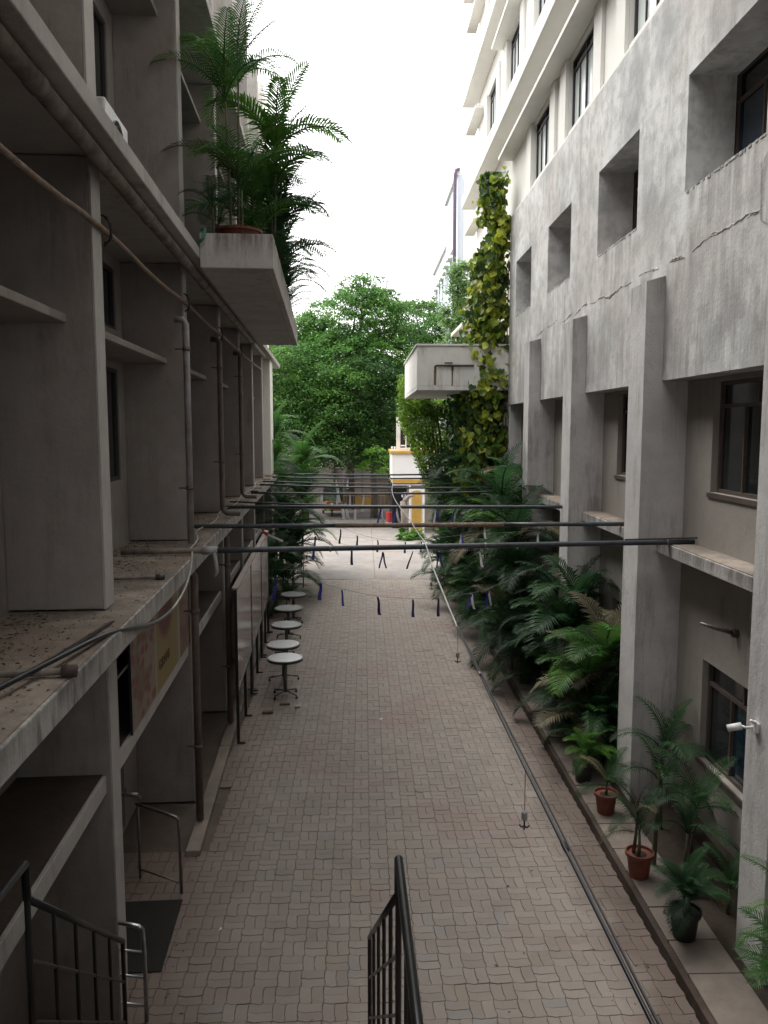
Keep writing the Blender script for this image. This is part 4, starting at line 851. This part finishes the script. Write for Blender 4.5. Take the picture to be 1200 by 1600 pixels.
# bed palms
bp_ = [ # x,y,hs,n,L,mk,label
 (3.85,6.85,(0.75,0.5),6,0.7,'palm','leafy palm crossing the lower right frame edge in the bed'),
 (3.9,8.0,(0.3,),7,0.6,'palm_dark','low dark palm in the bed opposite the black pot'),
 (3.82,8.9,(0.5,0.7),6,0.85,'palm_dark','dark arching palm below the blue lower window'),
 (3.75,9.8,(1.0,0.6),6,0.95,'palm_dark','wide palm with ghostly grey fronds before the second pilaster'),
 (3.75,11.9,(0.7,0.5),8,0.9,'palm_dark','dark bushy palm just past the second pilaster'),
 (3.6,12.5,(1.5,1.0),9,1.25,'palm','tall bright palm with browned outer fronds beside the second pilaster'),
 (3.65,13.9,(2.0,1.3),9,1.25,'palm_dark','tall dark palm rising before the third pilaster'),
 (3.5,13.2,(0.5,0.3),7,0.65,'palm_dark','low dark palm spilling over the slabs near the tall bright one'),
 (3.6,15.2,(1.9,1.1),9,1.3,'palm_dark','drooping dark palm at the foot of the third pilaster'),
 (3.3,16.6,(2.8,1.5,0.8,0.3),8,1.4,'palm_dark','broad dark palm mass between third and fourth pilasters'),
 (3.4,18.0,(3.4,2.0,1.2,0.5),8,1.5,'palm_dark','tall palm with a wide crown before the fourth pilaster'),
 (3.6,19.3,(3.4,2.4,1.3,0.5),8,1.5,'palm','bright green palm crown left of the fourth pilaster'),
 (3.3,20.6,(3.0,2.0,0.9,0.4),8,1.5,'palm_dark','dark arching palm under the far pipes on the right'),
 (3.5,22.0,(3.9,2.9,1.6,0.6),8,1.5,'palm','high palm crown touching the creeper'),
 (2.9,23.6,(3.8,2.4,1.2,0.5),8,1.6,'palm_dark','palm with long grey-green arching fronds left of the creeper'),
 (3.0,25.4,(2.9,1.4,0.6),8,1.4,'palm_dark','far dark palm below the ivy'),
 (2.9,27.2,(1.2,0.5),8,1.2,'palm_dark','last palm of the right bed, spiky and low'),
]
for i, (x, y, hs, n, L, mk, lab) in enumerate(bp_): palm(x, y, 0.1, lab, hs=hs if y < 11 else hs + (hs[0]*0.75, 0.25), n=n+1 if y > 11 else n, L=L, mk=mk, seed=20+i, dry=0.25 if 'browned' in lab else 0.03, fine=y < 10.5)
# left palms at the end of the left building
G3 = 'tall palms beyond the boards on the left'
for i, (x, y, hs, n, L, mk, lab) in enumerate([
 (-2.35,22.6,(1.6,1.0,0.4),8,1.1,'palm_dark','low dark palm behind the farthest table'),
 (-2.4,24.4,(2.8,2.0,1.2,0.5),9,1.4,'palm_dark','dark palm crowding the end of the left building'),
 (-2.2,26.2,(3.0,2.2,1.4,0.7),10,1.5,'palm_dark','dark palm with fronds drooping over the bright forecourt'),
 (-2.9,28.0,(3.9,3.0,1.8,1.0),10,1.6,'palm','palm against the left end pier, half of its fronds lit'),
 (-2.3,29.0,(3.9,3.0,2.2,1.2),10,1.7,'palm','tallest bright palm beyond the left ledge'),
 (-3.4,30.5,(4.9,4.0,3.0),10,1.7,'palm','yellow-green palm highest at the left end pier')]):
    palm(x, y, 0.0, lab, hs=hs, n=n, L=L, mk=mk, seed=60+i, grp=G3, dry=0.0)
# balcony palms
G4 = 'palms growing in the left balcony planter'
def lpalm(x, y, z, *a, **k): v = L2R(x, y, z); return palm(v[0], v[1], v[2], *a, **k)
MB().box(-1.4,-0.85,10.95,11.5,7.622,7.69).build('plinth', M['planter'], BP)
bpot = empty('bowl_pot', L2R(-1.12, 11.22, 7.692), TH, 'wide terracotta bowl on the balcony planter rim', 'pot'); potmesh(0.30, 0.24).build('bowl', M['terracotta'], bpot)
lpalm(-1.15, 11.5, 7.62, 'tall two-stemmed palm standing highest in the balcony planter', hs=(2.35,2.0,0.9), n=8, L=1.2, mk='palm', seed=81, fine=True, grp=G4, low=0.3, lean=0.05)
lpalm(-0.9, 12.6, 7.62, 'leafy balcony palm with fronds arching into the white sky', hs=(1.8,1.2,0.5), n=8, L=1.4, mk='palm', low=0.3, seed=82, grp=G4)
lpalm(-0.75, 13.8, 7.62, 'balcony palm drooping over the alley side, mid planter', hs=(1.5,0.9,0.3), n=8, L=1.45, mk='palm_dark', low=0.3, seed=83, grp=G4)
lpalm(-0.9, 15.4, 7.62, 'balcony palm hanging low over the planter edge', hs=(0.8,0.4), n=9, L=1.2, mk='palm_dark', low=0.3, seed=84, grp=G4)
lpalm(-0.85, 17.4, 7.62, 'farther balcony palm spilling down past the planter', hs=(0.7,0.5), n=9, L=1.2, mk='palm_dark', low=0.3, seed=85, grp=G4)
lpalm(-0.85, 19.3, 7.62, 'farthest balcony palm at the planter end', hs=(0.6,0.3), n=9, L=1.1, mk='palm_dark', low=0.3, seed=86, fine=True, grp=G4)
lpalm(-1.5, 11.15, 7.66, 'small dark palm squeezed against the fin at the planter corner', hs=(0.3,0.5), n=7, L=0.6, mk='palm_dark', seed=87, fine=True, grp=G4)
hz = MB().tube([L2R(-1.56,10.9,7.86), L2R(-1.5,10.78,7.84), L2R(-1.52,10.76,7.72), L2R(-1.6,10.76,7.66)], 0.02, 6).build('garden_hose', M['hose'], smooth=True); tag(hz, 'short end of green hose over the balcony planter corner', 'hose')

# ------------------------------------------------------------------ leaf clouds
def leaf_quads(C_, size, up=0.6, aspect=0.55, fold=0.0, sj=0.4):
    n = len(C_); nrm = np.random.normal(size=(n,3)); nrm /= np.linalg.norm(nrm, axis=1)[:,None]; nrm[:,2] = np.abs(nrm[:,2])*(1+up*2) + up*0.5; nrm /= np.linalg.norm(nrm, axis=1)[:,None]
    a = np.random.normal(size=(n,3)); u = np.cross(nrm, a); u /= np.linalg.norm(u, axis=1)[:,None]; v = np.cross(nrm, u)
    s = (size*np.random.uniform(1-sj, 1+sj, n))[:,None]; u = u*s; v = v*s*aspect
    V_ = np.stack([C_-u*0.5, C_+v*0.5, C_+u*0.5, C_-v*0.5], 1).reshape(-1,3); return V_
def quads_obj(name, V_, mat, parent=None): return fast_mesh(name, V_, np.arange(len(V_)), 4, mat, parent)
def crown_points(blobs, per, clump=0.55, flat=0.45, shell=0.75):
    """blobs: (x,y,z,rx,ry,rz). leaves gather in flattened clumps near the blob surfaces"""
    out_ = []
    for (x, y, z, rx, ry, rz) in blobs:
        area = rx*rz*4; ncl = max(6, int(area*per))
        d = np.random.normal(size=(ncl,3)); d /= np.linalg.norm(d, axis=1)[:,None]
        r = shell + (1-shell)*np.random.rand(ncl)*1.35; c = np.array([x,y,z]) + d*r[:,None]*np.array([rx,ry,rz])
        for q in range(ncl):
            m_ = np.random.randint(45, 110); sz = clump*np.random.uniform(0.5,1.4); pt = np.random.normal(size=(m_,3))*np.array([sz,sz,sz*flat])*0.6
            pt[:,2] -= (pt[:,0]**2 + pt[:,1]**2)*0.35/sz; out_.append(c[q] + pt)
    return np.concatenate(out_)
def tree(name, x, y, lab, blobs, mat, trunk_h, tr=0.25, per=5.0, leaf=0.16, cat='tree', limbs=6, grp=None, bark='bark', clump=0.55, flat=0.32):
    T = empty(name, (x,y,0), 0, lab, cat, grp); rnd = random.Random(int(x*10+y))
    bl = [(bx-x, by-y, bz, a, b, c) for (bx,by,bz,a,b,c) in blobs]
    V_ = leaf_quads(crown_points(bl, per, clump=clump, flat=flat), leaf); c = quads_obj('crown', V_, M[mat], T)
    tk = MB(); top = Vector((rnd.uniform(-.3,.3), rnd.uniform(-.3,.3), trunk_h))
    tk.tube([(0,0,-0.05),(0.05,0,trunk_h*0.3),(-0.06,0.05,trunk_h*0.65),top], [tr*1.25,tr,tr*0.85,tr*0.7], 8)
    for k, q in enumerate(bl[:limbs]):
        e = Vector(q[:3]); s = Vector((0,0,0)).lerp(top, rnd.uniform(0.75,1.0)); md = s.lerp(e, 0.5) + Vector((rnd.uniform(-.4,.4), rnd.uniform(-.4,.4), 0.3))
        tk.tube([s, md, e, e + (e-md)*0.4], [tr*0.5,tr*0.3,tr*0.15,tr*0.04], 6)
        for _ in range(3): a = md.lerp(e, rnd.random()); tk.tube([a, a+Vector((rnd.uniform(-1,1)*q[3],rnd.uniform(-1,1)*q[3],rnd.uniform(-.2,.8)*q[5]))], [tr*0.12,tr*0.03], 4)
    tk.build('trunk', M[bark], T, smooth=True); return T
# big central tree, y about 50
tree('rain_tree', -1.0, 52, 'tall broad feathery tree at the alley end, its top standing against the sky',
     [(-0.5,51,12.2,3.2,3,1.6),(0.0,51,13.9,1.5,1.4,0.9),(-3.6,51,11.2,2.4,2.6,1.3),(2.2,51,11.6,2.4,2.4,1.2),(-1.6,49,9.6,3.4,2.4,1.4),(1.8,49.5,9.4,2.8,2.2,1.3),(-4.6,49,8.9,2.4,2.2,1.4),(-2.5,50,10.9,1.6,2,1.0),(0.2,50.5,13.0,2.2,1.8,1.0),(-5.4,50.5,10.6,1.8,2,1.3)], 'tree', 8.2, 0.34, per=8)
tree('rain_tree', 4.6, 56, 'rounded fresh green tree right of the tall one, beside the white tower blocks',
     [(4.2,56,12.6,2.6,2.6,1.5),(5.8,56,11.0,2.2,2.2,1.5),(2.8,55,11.0,2.2,2.2,1.2),(4.4,54,9.3,3.0,2.4,1.4),(3.6,56,13.0,1.6,1.6,1.0),(6.4,56,8.9,1.8,2,1.6)], 'tree_y', 8.0, 0.3, per=6.5)
tree('rain_tree', -3.4, 46, 'mid height leafy tree filling the left below the tall crown',
     [(-3.6,46,6.9,2.4,2,1.2),(-1.9,45.5,6.5,2.0,1.8,1.0),(-5.0,46,8.3,1.9,2,1.2),(-2.8,46,8.0,1.6,1.6,0.9),(-3.8,45,5.3,1.8,1.6,0.9),(-4.6,46,9.4,1.3,1.4,0.8),(-4.8,45,6.6,1.6,1.5,1.0),(-2.2,45,4.6,1.3,1.2,0.7),(-3.4,44.5,3.9,1.4,1.2,0.7),(-5.2,44.5,4.4,1.4,1.2,0.9),(-1.2,46,8.0,1.4,1.4,0.8)], 'tree', 5.0, 0.2, per=8, leaf=0.15)
tree('rain_tree', 0.6, 47, 'layered dark green tree in the middle, boughs hanging over the gate',
     [(-0.4,47,7.5,2.2,1.8,1.0),(1.2,47,6.6,2.0,1.8,1.0),(-0.8,46.5,5.6,1.7,1.6,0.8),(0.4,46.5,4.8,1.5,1.4,0.7),(2.6,48,8.0,1.6,1.6,1.0),(-2.1,47,4.9,1.2,1.2,0.7),(1.6,47,5.4,1.5,1.4,0.8),(-0.6,46.2,4.2,1.2,1.2,0.6),(0.8,46.5,3.9,1.0,1.0,0.5),(2.6,47,6.4,1.3,1.4,0.8),(0.2,47,8.6,1.8,1.6,0.9),(-2.6,48,3.6,1.0,1.0,0.6),(-0.9,48.5,3.5,1.0,1.0,0.45),(0.9,49,5.2,1.4,1.2,0.9),(-1.8,49,6.2,1.6,1.2,1.0)], 'tree_d', 4.6, 0.2, per=8, leaf=0.15)
tree('small_tree', 1.5, 45, 'young tree with bright layered leaves left of the gatehouse', [(1.0,44.5,3.9,0.9,0.9,0.45),(1.3,44.5,3.1,0.7,0.8,0.4),(0.5,44.8,3.2,0.6,0.7,0.35)], 'tree_y', 3.0, 0.08, per=12, leaf=0.13, clump=0.35)
tree('rain_tree', 3.5, 62, 'dark tree behind the gatehouse roof', [(3,62,6,4,2,3),(6,62,8,3,2,3)], 'tree_d', 6, 0.3, per=4, leaf=0.2)
bk = quads_obj('far_foliage', leaf_quads(crown_points([(-12,60,6,5,2,5),(-6,62,6,5,2,5),(-1,64,6,5,2,5),(4,66,5.5,5,2,4.5),(10,66,6,5,2,5),(-6,61,10,4,2,2.5),(-2,63,11,3,2,1.5)], 3.5, clump=0.8, flat=0.8, shell=0.4), 0.28), M['tree_d']); tag(bk, 'dense dark foliage closing the view behind the trees', 'foliage', kind='stuff')
tree('slender_tree', 4.0, 33.5, 'slender pale green tree rising beside the cream wall above the box canopy',
     [(3.95,33.4,11.5,0.42,0.5,0.55),(4.0,33.5,10.7,0.5,0.5,0.5),(3.8,33.5,9.9,0.55,0.5,0.5),(4.0,33.5,9.1,0.5,0.5,0.5),(3.7,33.5,8.4,0.6,0.5,0.5),(3.9,33.5,7.6,0.6,0.5,0.5)], 'tree_p', 11.4, 0.06, per=22, leaf=0.13, clump=0.28, flat=0.8)
# bush by the gatehouse
tree('shrub', 2.2, 38.2, 'bright leafy shrub at the foot of the pale trunk before the yellow door', [(2.0,37.6,0.22,0.4,0.35,0.2),(2.5,37.8,0.25,0.3,0.3,0.22),(1.9,38.0,0.6,0.1,0.1,0.25)], 'tree_y', 0.5, 0.03, per=60, leaf=0.12, cat='shrub', clump=0.15)
pt_ = empty('pale_trunk', (1.97, 39.0, 0), 0, 'pale cut tree trunk with a forked top before the gatehouse', 'tree'); MB().tube([(0,0,0),(0.03,0,0.9),(-0.05,0,1.7)], [0.22,0.17,0.14], 9).tube([(-0.05,0,1.6),(0.25,0,1.95),(0.5,0,2.0)], [0.12,0.1,0.07], 7).build('trunk', M['palebark'], pt_, smooth=True)
# ------------------------------------------------------------------ creepers
def heart(cup):
    o = [(0,0),(0.24,-0.10),(0.44,0.10),(0.46,0.36),(0.28,0.66),(0.0,1.0),(-0.28,0.66),(-0.46,0.36),(-0.44,0.10),(-0.24,-0.10)]
    vs = [(x, y, -abs(x)*cup - 0.15*y*y) for x, y in o] + [(0,0.4,0.02)]
    return vs, [(i, (i+1) % 10, 10) for i in range(10)]
def creeper(name, lab, pts, mk, big, small_mat, parentloc, stems, sizes=(0.09,0.25), name_leaf='leaf'):
    P = empty(name, parentloc, 0, lab, 'creeper'); rnd = random.Random(3); hm = []
    for m_ in mk:
        for c in (0.1, 0.4):
            vs, fs = heart(c); me = bpy.data.meshes.new('leaf'); me.from_pydata(vs, [], fs); me.update(); me.materials.append(M[m_]); hm.append(me)
    st = MB()
    for s in stems: st.tube([Vector(p)-Vector(parentloc) for p in s], 0.018, 5)
    st.build('stem', M['vine'], P); rest_ = [MB(), MB()]
    for i, (p, fd) in enumerate(pts):
        s = rnd.uniform(*sizes); e = Euler((math.radians(-100 + rnd.uniform(-35,45)), rnd.uniform(-0.6,0.6), fd + rnd.uniform(-0.9,0.9)), 'XYZ')
        v = Vector(p) - Vector(parentloc)
        if i < big:
            q = hm[rnd.randrange(len(hm))]; o = link(name_leaf, q, None, P); o.location = v; o.rotation_euler = e; s *= 1.1; o.scale = (s, s, s)
        else:
            m3 = Matrix.Translation(v) @ e.to_matrix().to_4x4() @ Matrix.Scale(s, 4); vs, fs = heart(rnd.choice((0.1,0.4))); rest_[i % 2].add([m3 @ Vector(q) for q in vs], fs)
    for k in (0, 1):
        if rest_[k].f: tag(rest_[k].build('leaf_mass', M[small_mat[k]], P), kind='stuff')
    return P
def sample_creeper(n, fn):
    out_ = []
    while len(out_) < n:
        q = fn()
        if q: out_.append(q)
    return out_
prof = [(12.1,0.30,0.62),(11.6,0.42,0.62),(10.9,0.40,0.45),(10.5,0.22,0.5),(9.9,0.55,0.5),(9.2,0.68,0.5),(8.4,0.72,0.5),(7.6,0.85,0.5),(6.9,0.80,0.55),(6.0,0.62,0.6),(5.2,0.75,0.7),(4.2,1.0,0.75),(3.2,0.7,0.7)]
def pc():
    z = random.uniform(3.2, 12.1)
    for a, b in zip(prof, prof[1:]):
        if b[0] <= z <= a[0]: t = (z-b[0])/(a[0]-b[0]); hw = b[1] + t*(a[1]-b[1]); break
    u = random.uniform(-1, 1); cx = 3.43 + (0.28 if z > 10.3 and z < 11.0 else 0.05*math.sin(z*2.1)) + (0.12 if z > 10.9 else 0)
    x = cx + (u*abs(u)**0.3)*hw*(0.80 + 0.16*math.sin(z*5.3) + 0.1*math.sin(z*11+1)) + random.gauss(0,0.035); yv = 22.25 + 0.45*(1-u*u)*-0.5 + random.uniform(-0.25, 0.9)*1.0
    if x > 3.98 and yv < 22.0: return None
    return ((x, yv, z + random.uniform(-.1,.1)), random.uniform(-0.8, 0.5))
ptsC = sample_creeper(3600, pc); ptsC.sort(key=lambda q: q[0][1])
creeper('money_plant', 'big-leaved yellow-green creeper climbing the far corner of the grey wall', ptsC, ('pothos','pothos','pothos_d'), 285, ('pothos','pothos_d'), (3.6,22.3,3.0),
        [[(3.9,22.05,0.1),(3.93,22.06,4),(3.9,22.04,7),(3.93,22.05,9.8)],[(3.82,22.1,0.1),(3.84,22.1,5),(3.86,22.06,9)],[(3.75,22.3,0.1),(3.7,22.4,6),(3.6,22.4,12)]])
# ivy curtain below the box canopy
def iv():
    out_ = []
    for _ in range(20000):
        z = random.uniform(0.9, 7.2); 
        xl = 1.30 if z > 5.6 else 1.30 + (5.6-z)*0.42 if z > 3.6 else 2.14 + (3.6-z)*0.34
        xr = 4.1; x = xl + (xr-xl)*random.random()**1.15 + random.gauss(0, 0.07)
        if z > 6.3 and x > 1.75: z = 6.3 - random.random()*0.6
        y = 29.2 + random.gauss(0,0.22) + 0.25*math.sin(x*5)+0.25*math.sin(z*3.1+x*2)
        out_.append((x, y, z))
    return np.array(out_)
IV = empty('ivy_curtain', (2.8,29.2,0), 0, 'thick curtain of small-leaved green ivy hanging below the box canopy', 'creeper')
Pv = iv() - np.array([2.8,29.2,0]); tag(quads_obj('leaf_mass', leaf_quads(Pv, 0.12, up=0.15, aspect=0.6), M['ivy'], IV), kind='stuff')
m_ = MB()
for k in range(14): x = random.uniform(-0.9,1.2); m_.tube([(x,0.1,6.3),(x+0.25,0.1,4.6),(x*0.4+0.75,0.15,0.5)], 0.02, 5)
m_.build('stem', M['vine'], IV)
tr_ = MB(); tr_.box(0.55,1.3,0.5,0.56,0,6.3); tr_.build('trellis_back', M['vine'], IV)
# dark hanging growth between ivy and creeper
def dk():
    z = random.uniform(3.4, 6.4); x = random.uniform(2.7, 4.0); return ((x, random.uniform(24.0,26.5), z), random.uniform(-0.8,0.8))
creeper('hanging_vine', 'dark tangled vine hanging in the shade under the box canopy', sample_creeper(700, dk), ('pothos_d','palm_dark'), 0, ('palm_dark','pothos_d'), (3.4,25,3), [[(3.2,25,6.3),(3.3,25,3),(3.2,25,0.1)],[(3.6,25.5,6.3),(3.5,25.4,0.1)]], sizes=(0.12,0.22))
# low green ground plants at the end of the kerb
tree('shrub', 3.05, 24.6, 'light green leafy shrub spilling over the far end of the kerb', [(2.95,24.5,0.35,0.3,0.7,0.3),(3.2,25.2,0.8,0.35,0.6,0.4),(3.1,26.2,1.1,0.4,0.5,0.5)], 'ivy', 0.6, 0.02, per=60, leaf=0.10, cat='shrub', clump=0.16)
tree('shrub', 3.1, 21.6, 'small green shrub at the kerb edge before the far palms', [(3.0,21.6,0.25,0.22,0.5,0.22)], 'ivy', 0.4, 0.02, per=60, leaf=0.09, cat='shrub', clump=0.14)

# ------------------------------------------------------------------ gatehouse and the far end
GH = empty('gatehouse', (0,0,0), 0, 'small white gatehouse with yellow mouldings at the alley end', 'building')
MB().box(1.42, 5.2, 40.0, 43.8, 2.72, 3.98).build('upper_wall', M['gatewhite'], GH, bevel=0.01)
MB().box(1.34, 5.3, 39.9, 43.9, 3.985, 4.14).build('cornice', M['yellow'], GH, bevel=0.02)
MB().box(1.44, 5.2, 39.97, 43.8, 2.52, 2.717).build('lower_moulding', M['yellow'], GH, bevel=0.02)
MB().box(1.48, 5.2, 39.99, 43.8, 2.42, 2.517).build('band', M['gatewhite'], GH)
MB().box(2.26, 5.2, 40.1, 43.6, 0, 2.417).build('lower_wall', M['beige'], GH)
MB().box(2.28, 2.36, 40.0, 40.098, 0, 2.4).box(2.98, 3.06, 40.0, 40.098, 0, 2.4).build('door_frame', M['gatewhite'], GH)
dr = MB().box(2.362, 2.978, 40.04, 40.098, 0, 2.3).build('door', M['gatewhite'], GH)
dv_ = [(0.26*math.cos(a), (0.12 if math.sin(a) >= 0 else -0.12)*1.0 + 0.0, 0) for a in [0]]
ov = []; 
for k in range(24):
    a = 2*PI*k/24; ov.append((0.25*math.cos(a), 0.12*math.sin(a) + (0.72 if math.sin(a) >= 0 else -0.72)))
MB().add([(2.67+x, 40.015, 1.32+z) for x, z in ov] + [(2.67+x, 40.038, 1.32+z) for x, z in ov], [tuple(range(24))[::-1]] + [(i,(i+1)%24,24+(i+1)%24,24+i) for i in range(24)]).build('door_panel', M['yellow'], dr)
MB().box(2.40,2.94,40.015,40.038,0.02,0.32).build('kick_panel', M['yellow'], dr)
MB().box(3.5,3.53,40.06,40.098,0.1,2.4).build('down_pipe', M['dark'], GH)
MB().box(1.5,2.25,42,42.1,0,2.41).build('back_wall', M['dark'], GH)
f = MB(); f.box(1.66,1.86,40.6,40.8,4.145,5.95); f.box(1.86,3.6,40.6,40.8,4.145,4.28)
f.add([(1.86,40.6,5.3),(2.0,40.6,5.3),(3.3,40.6,4.285),(3.12,40.6,4.285),(1.86,40.75,5.3),(2.0,40.75,5.3),(3.3,40.75,4.285),(3.12,40.75,4.285)], [(0,1,2,3),(7,6,5,4),(1,5,6,2),(0,3,7,4)])
f.box(1.66,3.4,40.6,40.75,5.82,5.95); f.build('roof_frame', M['boxwhite'], GH)
wn = MB().box(2.12,2.17,40.62,40.7,4.29,5.15).box(1.88,2.12,40.62,40.7,4.36,4.42).box(2.36,2.40,40.62,40.7,4.29,5.0).build('window', M['gatewhite'], GH)
MB().box(1.87,3.4,41.6,41.65,4.145,5.8).build('pane', M['dark'], wn)
for i, x in enumerate((1.42,1.55)): MB().lathe([(0.03,0),(0.05,0.05),(0.03,0.1),(0.05,0.18),(0.03,0.22)], (x,39.98,4.142), 8).build('finial', M['gatewhite'], GH)

cw = empty('compound_wall', (0,0,0), 0, 'beige compound wall across the far end behind the barricade', 'wall')
MB().box(-12,-1.2,54.5,54.8,0,2.6).build('wall_panel', M['beige'], cw); MB().box(-1.18,8,54.9,55.2,0,2.5).build('wall_panel', M['beige'], cw)
MB().box(-2.5,-2.05,54.2,54.49,0,3.0).build('pillar', M['palebark'], cw)
for x in (-0.1,0.55): MB().tube([(x,54.0,0),(x,54.0,3.4)],0.03,6).build('pole', M['black'], cw)
bc = empty('barricade', (0,50,0), 0, 'yellow slatted barricade standing in the shade at the alley end', 'barricade')
MB().box(-1.3,1.35,-0.03,0.03,1.04,1.10).box(-1.3,1.35,-0.03,0.03,0.22,0.28).build('frame_rail', M['yellow'], bc)
for k in range(13): MB().box(-1.3+k*0.215,-1.27+k*0.215,-0.02,0.02,0.285,1.035).build('bar', M['yellow'], bc)
MB().box(-0.5,0.42,-0.05,-0.032,0.42,0.95).build('sign_plate', M['yellow'], bc)
for x in (-1.1,1.1): MB().box(x,x+0.05,-0.3,0.3,0.0,0.05).box(x,x+0.05,-0.03,0.03,0.05,0.22).build('foot', M['yellow'], bc)
rk = empty('auto_rickshaw', (-1.9, 48.5, 0), 0, 'dark canopied three-wheeler with orange front parked under the left trees', 'rickshaw')
MB().add([(-0.55,-0.9,0.35),(0.55,-0.9,0.35),(0.65,0.6,0.3),(-0.65,0.6,0.3),(-0.3,-1.15,0.95),(0.3,-1.15,0.95),(0.65,0.6,0.95),(-0.65,0.6,0.95)], [(0,3,2,1),(4,5,6,7),(0,1,5,4),(1,2,6,5),(2,3,7,6),(3,0,4,7)]).build('body', M['orange'], rk, bevel=0.06)
MB().add([(-0.6,-0.6,0.96),(0.6,-0.6,0.96),(0.65,1.3,0.5),(-0.65,1.3,0.5),(-0.55,-0.4,1.75),(0.55,-0.4,1.75),(0.6,1.2,1.7),(-0.6,1.2,1.7)], [(0,3,2,1),(4,5,6,7),(0,1,5,4),(1,2,6,5),(2,3,7,6),(3,0,4,7)]).build('canopy', M['navy'], rk, bevel=0.08)
for x, y in ((0,-0.85),(-0.6,0.9),(0.6,0.9)): MB().tube([(x-0.05,y,0.22),(x+0.05,y,0.22)], 0.22, 14).build('wheel', M['black'], rk)
MB().tube([(0,-1.17,0.75),(0,-1.12,0.75)], 0.09, 12).build('headlight', M['glass_pale'], rk)
MB().box(-0.42,0.42,-0.615,-0.6,1.0,1.55).build('windscreen', M['glass_dark'], rk)
rb_ = empty('red_bin', (1.42,44,0), 0, 'red plastic bin standing before the gatehouse', 'bin'); MB().lathe([(0.17,0.1),(0.21,0.62),(0.22,0.64),(0.2,0.66)], seg=14).build('body', M['red'], rb_); MB().lathe([(0.2,0.03),(0.2,0.08)], seg=14).build('base', M['ribbon_w'], rb_)
# flower-like ribbon bunch hung by the gatehouse
fb = empty('ribbon_bunch', (2.0,39.6,1.9), 0, 'bunch of violet, white and red ribbon loops hanging at the gatehouse opening', 'ribbon'); random.seed(4)
for k in range(26):
    a = random.uniform(0,6.28); r = random.uniform(0.05,0.28); c = Vector((r*math.cos(a), random.uniform(-.05,.05), r*math.sin(a)*0.9)); o = [c, c+Vector((0.05,0.02,0.06)), c+Vector((0.02,0.03,-0.12)), c+Vector((-0.04,0,-0.05))]
    MB().add(o, [(0,1,2,3)]).build('loop', M[random.choice(['ribbon_w','ribbon_b','ribbon_w','red'])], fb)
# far white towers
for (x0, y0, y1, z, lab) in [(5.35,46.5,53.0,19.4,'overexposed white tower block beyond the right building, nearer of two'),(5.5,53.1,63.5,17.0,'overexposed white tower block beyond the right building, farther and lower')]:
    W = empty('tower_block', (0,0,0), 0, lab, 'building'); hs_ = []
    for k in range(4):
        yy = y0 + 0.7
        while yy + 1.1 < y1: hs_.append((yy, yy+1.1, 3+k*3.6, 4.6+k*3.6)); yy += 2.2
    mb = MB(); panel(mb, 'x', x0, x0+0.3, (y0, y1), (0, z), hs_); mb.build('wall', M['tower'], W); MB().box(x0+0.31, x0+8, y0, y1-0.01, 0, z-0.2).build('core_wall', M['white'], W)
    for h_ in hs_: MB().box(x0+0.2, x0+0.22, h_[0], h_[1], h_[2], h_[3]).build('window', M['glass_pale'], W); 
    for h_ in hs_: MB().box(x0-0.25, x0-0.002, h_[0]-0.1, h_[1]+0.1, h_[3]+0.02, h_[3]+0.1).build('sunshade', M['white'], W)
    MB().box(x0-0.15, x0+0.3, y0, y1, z+0.002, z+0.25).build('parapet', M['white'], W)
dp = empty('tall_drain_pipe', (5.15,46.3,0), 0, 'dark violet rainwater pipe up the corner of the nearer white tower', 'pipe'); MB().tube([(0,0,0),(0,0,19.3),(0.05,0.05,19.6),(0.25,0.1,19.7)], 0.1, 10).build('pipe_length', plain('violet_pipe', (0.09,0.06,0.10), 0.5), dp, smooth=True)
